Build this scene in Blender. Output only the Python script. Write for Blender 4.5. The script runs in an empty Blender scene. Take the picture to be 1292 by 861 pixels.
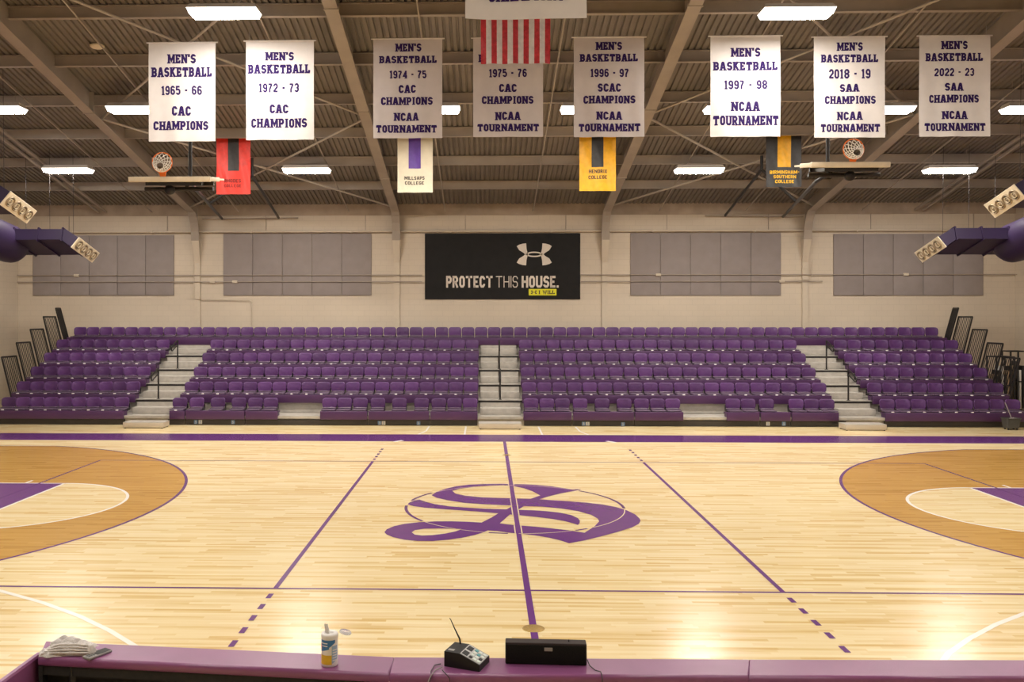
import bpy, math, random
from mathutils import Vector, Matrix
from mathutils.geometry import tessellate_polygon
random.seed(7)
SC = bpy.context.scene
COL = SC.collection
PI = math.pi

# ---------------------------------------------------------------- camera
CX, CY, CZ, YAW, F, PX, PY = -0.5012, -14.8042, 3.2411, -0.0249, 1104.12, 584.28, 397.66
W_, H_ = 1292.0, 861.0
cd = bpy.data.cameras.new('camera')
cam = bpy.data.objects.new('camera', cd)
COL.objects.link(cam)
cam.location = (CX, CY, CZ)
cam.rotation_euler = (PI / 2, 0, -YAW)
cd.sensor_fit = 'HORIZONTAL'
cd.sensor_width = 36
cd.lens = F * 36 / W_
cd.shift_x = (W_ / 2 - PX) / W_
cd.shift_y = -(H_ / 2 - PY) / W_
cd.clip_start = 0.05
cd.clip_end = 200
SC.camera = cam


def ray(u, v):
    a = (u - PX) / F
    b = (PY - v) / F
    fx, fy = math.sin(YAW), math.cos(YAW)
    return (fx + a * fy, fy - a * fx, b)


def at_z(u, v, z=0.0):
    d = ray(u, v)
    t = (z - CZ) / d[2]
    return Vector((CX + d[0] * t, CY + d[1] * t, z))


def at_y(u, v, y):
    d = ray(u, v)
    t = (y - CY) / d[1]
    return Vector((CX + d[0] * t, y, CZ + d[2] * t))


# ---------------------------------------------------------------- materials
def mat(name, col, rough=0.5, metal=0.0, emit=None, estr=0.0, var=0.0, vscale=8.0, bump=0.0, bscale=60.0, rand=0.0, spec=0.5, trans=0.0):
    m = bpy.data.materials.new(name)
    m.use_nodes = True
    nt = m.node_tree
    b = nt.nodes['Principled BSDF']
    b.inputs['Base Color'].default_value = (*col, 1)
    b.inputs['Roughness'].default_value = rough
    b.inputs['Metallic'].default_value = metal
    b.inputs['Specular IOR Level'].default_value = spec
    if trans:
        b.inputs['Transmission Weight'].default_value = trans
    if emit:
        b.inputs['Emission Color'].default_value = (*emit, 1)
        b.inputs['Emission Strength'].default_value = estr
    tc = nt.nodes.new('ShaderNodeTexCoord')
    src = None
    if var:
        n = nt.nodes.new('ShaderNodeTexNoise')
        n.inputs['Scale'].default_value = vscale
        n.inputs['Detail'].default_value = 4
        nt.links.new(tc.outputs['Object'], n.inputs['Vector'])
        mr = nt.nodes.new('ShaderNodeMapRange')
        mr.inputs['From Min'].default_value = 0.3
        mr.inputs['From Max'].default_value = 0.7
        mr.inputs['To Min'].default_value = 1 - var
        mr.inputs['To Max'].default_value = 1 + var
        nt.links.new(n.outputs['Fac'], mr.inputs['Value'])
        src = mr.outputs['Result']
    if rand:
        oi = nt.nodes.new('ShaderNodeObjectInfo')
        mr2 = nt.nodes.new('ShaderNodeMapRange')
        mr2.inputs['To Min'].default_value = 1 - rand
        mr2.inputs['To Max'].default_value = 1 + rand
        nt.links.new(oi.outputs['Random'], mr2.inputs['Value'])
        if src:
            mm = nt.nodes.new('ShaderNodeMath')
            mm.operation = 'MULTIPLY'
            nt.links.new(src, mm.inputs[0])
            nt.links.new(mr2.outputs['Result'], mm.inputs[1])
            src = mm.outputs[0]
        else:
            src = mr2.outputs['Result']
    if src:
        vm = nt.nodes.new('ShaderNodeVectorMath')
        vm.operation = 'SCALE'
        vm.inputs[0].default_value = col
        nt.links.new(src, vm.inputs['Scale'])
        nt.links.new(vm.outputs[0], b.inputs['Base Color'])
    if bump:
        n2 = nt.nodes.new('ShaderNodeTexNoise')
        n2.inputs['Scale'].default_value = bscale
        nt.links.new(tc.outputs['Object'], n2.inputs['Vector'])
        bp = nt.nodes.new('ShaderNodeBump')
        bp.inputs['Strength'].default_value = bump
        bp.inputs['Distance'].default_value = 0.01
        nt.links.new(n2.outputs['Fac'], bp.inputs['Height'])
        nt.links.new(bp.outputs['Normal'], b.inputs['Normal'])
    return m


def wood_mat(name, c1, c2, c3, rough=0.21):
    """Strip maple flooring running along X."""
    m = bpy.data.materials.new(name)
    m.use_nodes = True
    nt = m.node_tree
    L = nt.links.new
    b = nt.nodes['Principled BSDF']
    tc = nt.nodes.new('ShaderNodeTexCoord')
    sp = nt.nodes.new('ShaderNodeSeparateXYZ')
    L(tc.outputs['Object'], sp.inputs[0])

    def mth(op, a, b_=None):
        n_ = nt.nodes.new('ShaderNodeMath')
        n_.operation = op
        for k_, q_ in enumerate((a, b_)):
            if q_ is None:
                continue
            if isinstance(q_, (int, float)):
                n_.inputs[k_].default_value = q_
            else:
                L(q_, n_.inputs[k_])
        return n_.outputs[0]
    row = mth('FLOOR', mth('DIVIDE', sp.outputs['Y'], 0.057))
    wn1 = nt.nodes.new('ShaderNodeTexWhiteNoise')
    wn1.noise_dimensions = '1D'
    L(row, wn1.inputs['W'])
    col_ = mth('FLOOR', mth('DIVIDE', mth('ADD', sp.outputs['X'], mth('MULTIPLY', wn1.outputs['Value'], 37.0)), 0.85))
    cbx = nt.nodes.new('ShaderNodeCombineXYZ')
    L(row, cbx.inputs['X'])
    L(col_, cbx.inputs['Y'])
    br = nt.nodes.new('ShaderNodeTexWhiteNoise')
    br.noise_dimensions = '2D'
    L(cbx.outputs[0], br.inputs['Vector'])
    # long random streaks
    mp = nt.nodes.new('ShaderNodeMapping')
    mp.inputs['Scale'].default_value = (0.75, 14.0, 1)
    L(tc.outputs['Object'], mp.inputs['Vector'])
    n = nt.nodes.new('ShaderNodeTexNoise')
    n.inputs['Scale'].default_value = 1.0
    n.inputs['Detail'].default_value = 3
    L(mp.outputs['Vector'], n.inputs['Vector'])
    mp2 = nt.nodes.new('ShaderNodeMapping')
    mp2.inputs['Scale'].default_value = (2.5, 110.0, 1)
    L(tc.outputs['Object'], mp2.inputs['Vector'])
    n2 = nt.nodes.new('ShaderNodeTexNoise')
    n2.inputs['Scale'].default_value = 1.0
    n2.inputs['Detail'].default_value = 2
    L(mp2.outputs['Vector'], n2.inputs['Vector'])
    ad = nt.nodes.new('ShaderNodeMath')
    ad.operation = 'MULTIPLY_ADD'
    L(br.outputs['Value'], ad.inputs[0])
    ad.inputs[1].default_value = 0.62
    L(mth('MULTIPLY', n.outputs['Fac'], 0.7), ad.inputs[2])
    ad2 = nt.nodes.new('ShaderNodeMath')
    ad2.operation = 'MULTIPLY_ADD'
    L(n2.outputs['Fac'], ad2.inputs[0])
    ad2.inputs[1].default_value = 0.35
    L(ad.outputs[0], ad2.inputs[2])
    rp = nt.nodes.new('ShaderNodeValToRGB')
    e = rp.color_ramp.elements
    e[0].position = 0.36
    e[0].color = (*c1, 1)
    e[1].position = 0.95
    e[1].color = (*c3, 1)
    x2 = e.new(0.56)
    x2.color = (*c2, 1)
    L(mth('MULTIPLY', ad2.outputs[0], 0.78), rp.inputs['Fac'])
    L(rp.outputs['Color'], b.inputs['Base Color'])
    b.inputs['Roughness'].default_value = rough
    b.inputs['Specular IOR Level'].default_value = 0.4
    return m


def block_mat(name, col):
    m = bpy.data.materials.new(name)
    m.use_nodes = True
    nt = m.node_tree
    L = nt.links.new
    b = nt.nodes['Principled BSDF']
    tc = nt.nodes.new('ShaderNodeTexCoord')
    sp = nt.nodes.new('ShaderNodeSeparateXYZ')
    L(tc.outputs['Object'], sp.inputs[0])
    a = nt.nodes.new('ShaderNodeMath')
    a.operation = 'ADD'
    L(sp.outputs['X'], a.inputs[0])
    L(sp.outputs['Y'], a.inputs[1])
    cb = nt.nodes.new('ShaderNodeCombineXYZ')
    L(a.outputs[0], cb.inputs['X'])
    L(sp.outputs['Z'], cb.inputs['Y'])
    br = nt.nodes.new('ShaderNodeTexBrick')
    br.inputs['Scale'].default_value = 1
    br.inputs['Brick Width'].default_value = 0.4
    br.inputs['Row Height'].default_value = 0.2
    br.inputs['Mortar Size'].default_value = 0.006
    br.inputs['Mortar Smooth'].default_value = 0.4
    k = [c * 0.975 for c in col]
    br.inputs['Color1'].default_value = (*col, 1)
    br.inputs['Color2'].default_value = (*k, 1)
    br.inputs['Mortar'].default_value = (*[c * 0.86 for c in col], 1)
    L(cb.outputs[0], br.inputs['Vector'])
    n = nt.nodes.new('ShaderNodeTexNoise')
    n.inputs['Scale'].default_value = 0.6
    n.inputs['Detail'].default_value = 6
    L(tc.outputs['Object'], n.inputs['Vector'])
    mr = nt.nodes.new('ShaderNodeMapRange')
    mr.inputs['From Min'].default_value = 0.3
    mr.inputs['From Max'].default_value = 0.7
    mr.inputs['To Min'].default_value = 0.94
    mr.inputs['To Max'].default_value = 1.04
    L(n.outputs['Fac'], mr.inputs['Value'])
    vm = nt.nodes.new('ShaderNodeVectorMath')
    vm.operation = 'SCALE'
    L(br.outputs['Color'], vm.inputs[0])
    L(mr.outputs['Result'], vm.inputs['Scale'])
    L(vm.outputs[0], b.inputs['Base Color'])
    b.inputs['Roughness'].default_value = 0.6
    bp = nt.nodes.new('ShaderNodeBump')
    bp.inputs['Strength'].default_value = 0.25
    bp.inputs['Distance'].default_value = 0.004
    iv = nt.nodes.new('ShaderNodeMath')
    iv.operation = 'SUBTRACT'
    iv.inputs[0].default_value = 1
    L(br.outputs['Fac'], iv.inputs[1])
    L(iv.outputs[0], bp.inputs['Height'])
    L(bp.outputs['Normal'], b.inputs['Normal'])
    return m


M = {}
M['floor'] = wood_mat('maple strip floor', (0.65, 0.44, 0.17), (0.78, 0.615, 0.335), (0.85, 0.725, 0.45))
M['stain'] = wood_mat('stained maple', (0.40, 0.21, 0.036), (0.52, 0.285, 0.058), (0.58, 0.335, 0.08))
M['court_purple'] = mat('purple court paint', (0.135, 0.032, 0.21), 0.22, var=0.05, vscale=3, spec=0.4)
M['border_dimmed'] = mat('deep purple border paint', (0.095, 0.022, 0.145), 0.22, var=0.05, vscale=3, spec=0.4)  # same court paint, darkened to stand in for weaker light at the border
M['court_line_purple'] = mat('purple line paint', (0.12, 0.03, 0.18), 0.25, spec=0.4)
M['court_white'] = mat('white court paint', (0.85, 0.82, 0.76), 0.25, spec=0.4)
M['court_cream'] = mat('thin cream line paint', (0.78, 0.62, 0.42), 0.25, spec=0.4)
M['brass'] = mat('brass floor plate', (0.42, 0.27, 0.07), 0.35, 0.6, var=0.25, vscale=60)
M['wall'] = block_mat('cream painted block', (0.575, 0.49, 0.39))
M['wall_trim'] = mat('cream paint', (0.555, 0.475, 0.375), 0.55, var=0.03)
M['bond'] = mat('grey concrete beam', (0.36, 0.285, 0.22), 0.8, var=0.15, vscale=2)
M['deck'] = mat('brown grey roof deck', (0.195, 0.165, 0.138), 0.6, var=0.1, vscale=1.5)
M['steel'] = mat('taupe painted steel', (0.33, 0.275, 0.225), 0.5, var=0.08, vscale=2)
M['steel_light'] = mat('light taupe rod', (0.40, 0.34, 0.28), 0.5, var=0.05)
M['panel'] = mat('grey acoustic fabric', (0.275, 0.235, 0.225), 0.9, var=0.05, vscale=3, bump=0.3, bscale=300)
M['sign_black'] = mat('black vinyl', (0.011, 0.010, 0.010), 0.6, spec=0.2, var=0.15, vscale=4)
M['sign_print'] = mat('cream print', (0.66, 0.58, 0.50), 0.6, var=0.02)
M['sign_yellow'] = mat('yellow print', (0.72, 0.68, 0.02), 0.6, var=0.02)
M['cloth_white'] = mat('white banner cloth', (0.74, 0.70, 0.69), 0.85, var=0.03, vscale=5, bump=0.15, bscale=9)
M['cloth_dimmed'] = mat('aged white banner cloth', (0.60, 0.55, 0.56), 0.85, var=0.03, vscale=5, bump=0.15, bscale=9)  # same white cloth, weaker light on the centre banners put into the colour
M['cloth_cream'] = mat('cream cloth', (0.78, 0.72, 0.58), 0.8, var=0.03, bump=0.2, bscale=10)
M['cloth_red'] = mat('red satin', (0.80, 0.035, 0.02), 0.45, var=0.12, bump=0.5, bscale=12)
M['cloth_gold'] = mat('gold satin', (0.85, 0.43, 0.008), 0.45, var=0.1, bump=0.5, bscale=12)
M['cloth_black'] = mat('black satin', (0.028, 0.026, 0.027), 0.5, var=0.2, bump=0.4, bscale=12)
M['cloth_violet'] = mat('violet satin', (0.12, 0.045, 0.36), 0.5, var=0.1, bump=0.4, bscale=12)
M['flag_red'] = mat('flag red', (0.50, 0.03, 0.045), 0.6, var=0.25, vscale=14, bump=0.6, bscale=22)
M['flag_white'] = mat('flag white', (0.70, 0.66, 0.70), 0.6, var=0.1, vscale=14, bump=0.6, bscale=22)
M['flag_blue'] = mat('flag blue', (0.02, 0.03, 0.14), 0.6, var=0.1)
M['ink_purple'] = mat('purple lettering', (0.032, 0.015, 0.10), 0.85, spec=0.15, var=0.1)
M['ink_black'] = mat('black lettering', (0.05, 0.035, 0.03), 0.7, var=0.1)
M['ink_red'] = mat('dark red lettering', (0.20, 0.015, 0.012), 0.7, var=0.1)
M['ink_gold'] = mat('gold lettering', (0.88, 0.50, 0.01), 0.6, var=0.05)
M['seat'] = mat('purple seat plastic', (0.082, 0.026, 0.125), 0.42, var=0.10, vscale=7, rand=0.2)
M['seat_pan'] = mat('purple seat pan with grey highlight tint', (0.115, 0.075, 0.125), 0.34, var=0.15, vscale=9)  # grey of the overhead highlight mixed into the purple
M['fascia'] = mat('purple bleacher fascia', (0.066, 0.022, 0.085), 0.4, var=0.07, vscale=2)
M['bracket'] = mat('black seat bracket', (0.035, 0.03, 0.033), 0.4, 0.3, var=0.1)
M['plate'] = mat('white number plate', (0.8, 0.78, 0.76), 0.4, var=0.02)
M['aluminium'] = mat('grey aisle deck', (0.43, 0.40, 0.36), 0.5, 0.0, var=0.12, vscale=6)
M['step_beige'] = mat('beige step block', (0.50, 0.43, 0.345), 0.5, var=0.06, vscale=4)
M['dark'] = mat('dark brown black board', (0.035, 0.029, 0.026), 0.5, var=0.15, vscale=3)
M['black'] = mat('black metal', (0.02, 0.018, 0.018), 0.45, 0.2, var=0.1)
M['sticker_blue'] = mat('blue sticker', (0.16, 0.26, 0.45), 0.5, var=0.03)
M['sticker_white'] = mat('white sticker', (0.62, 0.60, 0.57), 0.5, var=0.03)
M['duct'] = mat('purple fabric duct', (0.023, 0.009, 0.050), 0.5, var=0.08, vscale=2)
M['nozzle_plate'] = mat('cream outlet plate', (0.80, 0.71, 0.54), 0.5, var=0.05)
M['nozzle'] = mat('brown outlet ring', (0.40, 0.32, 0.22), 0.4, 0.4, var=0.05)
M['nozzle_dark'] = mat('dark outlet throat', (0.04, 0.032, 0.024), 0.6, var=0.05)
M['pad_cream'] = mat('cream backboard padding', (0.63, 0.53, 0.38), 0.6, var=0.05)
M['rim'] = mat('orange rim', (0.85, 0.19, 0.02), 0.4, 0.1, var=0.05)
M['net'] = mat('white net cord', (0.80, 0.76, 0.70), 0.8, var=0.05)
M['light_house'] = mat('white light housing', (0.62, 0.56, 0.50), 0.5, var=0.03)
M['vinyl'] = mat('purple table vinyl', (0.235, 0.075, 0.19), 0.33, var=0.05, vscale=6, bump=0.08, bscale=180)
M['table_dark'] = mat('black table backing', (0.012, 0.011, 0.011), 0.8, var=0.3, vscale=30)
M['towel'] = mat('white towel', (0.62, 0.585, 0.565), 0.95, var=0.08, vscale=14, bump=0.6, bscale=90)
M['wipe_white'] = mat('white plastic tub', (0.78, 0.76, 0.74), 0.35, var=0.02)
M['wipe_blue'] = mat('blue label', (0.03, 0.17, 0.42), 0.35, var=0.05)
M['wipe_yellow'] = mat('yellow label', (0.68, 0.42, 0.015), 0.35, var=0.08, vscale=30)
M['wipe_light'] = mat('pale blue label print', (0.30, 0.45, 0.62), 0.35, var=0.1, vscale=40)
M['wipe_red'] = mat('red label spot', (0.60, 0.12, 0.12), 0.4, var=0.05)
M['clear_plastic'] = mat('cloudy white lid', (0.95, 0.94, 0.93), 0.25, trans=0.8, var=0.02)
M['console'] = mat('black console plastic', (0.010, 0.0095, 0.0095), 0.5, var=0.1, spec=0.3)
M['console_face'] = mat('silver control face', (0.42, 0.42, 0.42), 0.4, var=0.05)
M['key_pale'] = mat('pale keys', (0.62, 0.68, 0.63), 0.4, var=0.1)
M['key_teal'] = mat('teal keys', (0.06, 0.30, 0.32), 0.4, var=0.05)
M['speaker'] = mat('black speckled grille', (0.009, 0.008, 0.007), 0.8, spec=0.2, var=0.6, vscale=160, bump=0.5, bscale=300)
M['speaker_edge'] = mat('brown black cabinet edge', (0.030, 0.019, 0.018), 0.6, spec=0.25, var=0.1)
M['grey_badge'] = mat('grey badge', (0.30, 0.29, 0.28), 0.4, 0.3, var=0.05)
M['cable_grey'] = mat('grey cable', (0.32, 0.29, 0.28), 0.5, var=0.05)
M['cable_dark'] = mat('dark cable', (0.035, 0.028, 0.03), 0.5, var=0.05)
M['tan'] = mat('tan wood', (0.34, 0.24, 0.14), 0.6, var=0.1)
M['mop_grey'] = mat('dark grey bucket plastic', (0.06, 0.06, 0.06), 0.5, var=0.1)
M['orange'] = mat('orange plastic', (0.75, 0.13, 0.015), 0.5, var=0.05)
LAMP = mat('lit diffuser', (0.9, 0.9, 0.88), 0.5, emit=(1.0, 0.93, 0.83), estr=27.0)


LAMP_SIDE = mat('lit diffuser edge', (0.85, 0.83, 0.8), 0.5, emit=(1.0, 0.93, 0.83), estr=1.6)


# ---------------------------------------------------------------- mesh building
class MB:
    def __init__(s):
        s.v, s.f, s.mi, s.sm = [], [], [], []

    def add(s, vs, fs, mi=0, smooth=False):
        o = len(s.v)
        s.v += [tuple(p) for p in vs]
        for f in fs:
            s.f.append(tuple(i + o for i in f))
            s.mi.append(mi)
            s.sm.append(smooth)
        return s

    def box(s, a, b, mi=0, T=None):
        x0, y0, z0 = a
        x1, y1, z1 = b
        vs = [Vector(p) for p in ((x0, y0, z0), (x1, y0, z0), (x1, y1, z0), (x0, y1, z0), (x0, y0, z1), (x1, y0, z1), (x1, y1, z1), (x0, y1, z1))]
        if T:
            vs = [T @ p for p in vs]
        return s.add(vs, [(0, 3, 2, 1), (4, 5, 6, 7), (0, 1, 5, 4), (1, 2, 6, 5), (2, 3, 7, 6), (3, 0, 4, 7)], mi)

    def bbox(s, a, b, r=0.01, mi=0, T=None, seg=3):
        """box with every edge rounded"""
        x0, y0, z0 = a
        x1, y1, z1 = b
        c = Vector(((x0 + x1) / 2, (y0 + y1) / 2, (z0 + z1) / 2))
        h = Vector(((x1 - x0) / 2, (y1 - y0) / 2, (z1 - z0) / 2))
        r = min(r, h.x * .99, h.y * .99, h.z * .99)
        rings = []
        lev = [(-1, k) for k in range(seg + 1)] + [(1, k) for k in range(seg, -1, -1)]
        for sg, k in lev:
            ph = PI / 2 * (1 - k / seg)
            z = sg * (h.z - r + r * math.sin(ph))
            rr = r * math.cos(ph)
            ring = []
            for qx, qy, a0 in ((1, 1, 0), (-1, 1, PI / 2), (-1, -1, PI), (1, -1, 1.5 * PI)):
                for j in range(seg + 1):
                    an = a0 + PI / 2 * j / seg
                    ring.append(c + Vector((qx * (h.x - r) + rr * math.cos(an), qy * (h.y - r) + rr * math.sin(an), z)))
            rings.append(ring)
        n = len(rings[0])
        vs = [p for rg in rings for p in rg]
        if T:
            vs = [T @ p for p in vs]
        fs = []
        for i in range(len(rings) - 1):
            for j in range(n):
                k = (j + 1) % n
                fs.append((i * n + j, i * n + k, (i + 1) * n + k, (i + 1) * n + j))
        s.add(vs, fs, mi, True)
        s.add(vs[:n], [tuple(range(n - 1, -1, -1))], mi)
        s.add(vs[-n:], [tuple(range(n))], mi)
        return s

    def tube(s, path, r, n=8, mi=0, caps=True, closed=False):
        P = [Vector(p) for p in path]
        m = len(P)
        vs, fs = [], []
        up = None
        for i in range(m):
            if closed:
                d = (P[(i + 1) % m] - P[i - 1])
            else:
                d = (P[min(i + 1, m - 1)] - P[max(i - 1, 0)])
            if d.length < 1e-9:
                d = Vector((0, 0, 1))
            d.normalize()
            if up is None:
                up = Vector((0, 0, 1)) if abs(d.z) < .9 else Vector((1, 0, 0))
            a = d.cross(up)
            if a.length < 1e-6:
                a = d.orthogonal()
            a.normalize()
            b = a.cross(d).normalized()
            up = b
            rr = r[i] if isinstance(r, (list, tuple)) else r
            for k in range(n):
                t = 2 * PI * k / n
                vs.append(P[i] + (a * math.cos(t) + b * math.sin(t)) * rr)
        rng = m if closed else m - 1
        for i in range(rng):
            for k in range(n):
                j = (i + 1) % m
                fs.append((i * n + k, i * n + (k + 1) % n, j * n + (k + 1) % n, j * n + k))
        s.add(vs, fs, mi, True)
        if caps and not closed:
            s.add(vs[:n], [tuple(range(n - 1, -1, -1))], mi)
            s.add(vs[-n:], [tuple(range(n))], mi)
        return s

    def bar(s, p, q, w, h, mi=0, up=(0, 0, 1)):
        """rectangular bar from p to q"""
        p, q = Vector(p), Vector(q)
        d = (q - p).normalized()
        a = d.cross(Vector(up))
        if a.length < 1e-6:
            a = d.orthogonal()
        a.normalize()
        b = a.cross(d).normalized()
        vs = []
        for o in (p, q):
            for x, y in ((-1, -1), (1, -1), (1, 1), (-1, 1)):
                vs.append(o + a * x * w / 2 + b * y * h / 2)
        return s.add(vs, [(3, 2, 1, 0), (4, 5, 6, 7), (0, 1, 5, 4), (1, 2, 6, 5), (2, 3, 7, 6), (3, 0, 4, 7)], mi)

    def lathe(s, prof, c=(0, 0, 0), n=24, mi=0, T=None, smooth=True):
        vs, fs = [], []
        m = len(prof)
        for r, z in prof:
            for k in range(n):
                t = 2 * PI * k / n
                p = Vector((r * math.cos(t), r * math.sin(t), z))
                if T:
                    p = T @ p
                vs.append(p + Vector(c))
        for i in range(m - 1):
            for k in range(n):
                fs.append((i * n + k, i * n + (k + 1) % n, (i + 1) * n + (k + 1) % n, (i + 1) * n + k))
        s.add(vs, fs, mi, smooth)
        return s

    def loft(s, rings, mi=0, smooth=False, caps=True):
        n = len(rings[0])
        vs = [p for r in rings for p in r]
        fs = []
        for i in range(len(rings) - 1):
            for j in range(n):
                k = (j + 1) % n
                fs.append((i * n + j, i * n + k, (i + 1) * n + k, (i + 1) * n + j))
        s.add(vs, fs, mi, smooth)
        if caps:
            s.add(rings[0], [tuple(range(n - 1, -1, -1))], mi)
            s.add(rings[-1], [tuple(range(n))], mi)
        return s

    def flat(s, polys, z, mi=0, thick=0.0):
        """polys: [outer, hole, hole..] of 2-D points, laid face-up at height z"""
        P = [[Vector((p[0], p[1], 0)) for p in q] for q in polys]
        tris = tessellate_polygon(P)
        al = [p for q in P for p in q]
        vs = [(p.x, p.y, z) for p in al]
        fs = []
        for t in tris:
            a, b, c = [al[i] for i in t]
            cr = (b.x - a.x) * (c.y - a.y) - (b.y - a.y) * (c.x - a.x)
            fs.append(t if cr > 0 else t[::-1])
        return s.add(vs, fs, mi)

    def build(s, name, mats, parent=None, loc=None):
        me = bpy.data.meshes.new(name)
        me.from_pydata(s.v, [], s.f)
        if not isinstance(mats, (list, tuple)):
            mats = [mats]
        for m in mats:
            me.materials.append(m)
        me.polygons.foreach_set('material_index', s.mi)
        me.polygons.foreach_set('use_smooth', s.sm)
        me.update()
        o = bpy.data.objects.new(name, me)
        COL.objects.link(o)
        if parent:
            o.parent = parent
        if loc is not None:
            o.location = loc
        return o


def tag(o, label=None, cat=None, group=None, kind=None):
    if label:
        o['label'] = label
    if cat:
        o['category'] = cat
    if group:
        o['group'] = group
    if kind:
        o['kind'] = kind
    return o


def thing(name, label, cat, loc=(0, 0, 0), group=None, rz=0.0):
    o = bpy.data.objects.new(name, None)
    COL.objects.link(o)
    o.location = loc
    o.rotation_euler = (0, 0, rz)
    o.empty_display_size = 0.1
    return tag(o, label, cat, group)


def kids(o):
    return [c for c in o.children]


# ---------------------------------------------------------------- lettering (own stroke alphabet)
def mitre(pl, t, closed=False):
    """quads of a thick polyline"""
    n = len(pl)
    P = [Vector((p[0], p[1])) for p in pl]
    L, R = [], []
    for i in range(n):
        if closed:
            d0 = (P[i] - P[i - 1]).normalized()
            d1 = (P[(i + 1) % n] - P[i]).normalized()
        else:
            d1 = (P[i + 1] - P[i]).normalized() if i < n - 1 else None
            d0 = (P[i] - P[i - 1]).normalized() if i > 0 else d1
            if d1 is None:
                d1 = d0
        n0 = Vector((-d0.y, d0.x))
        n1 = Vector((-d1.y, d1.x))
        mm = n0 + n1
        if mm.length < 1e-6:
            mm = n0
        mm.normalize()
        k = (t / 2) / max(0.45, mm.dot(n0))
        L.append(P[i] + mm * k)
        R.append(P[i] - mm * k)
    q = []
    for i in range(n if closed else n - 1):
        j = (i + 1) % n
        q.append((R[i], R[j], L[j], L[i]))
    return q


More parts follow.
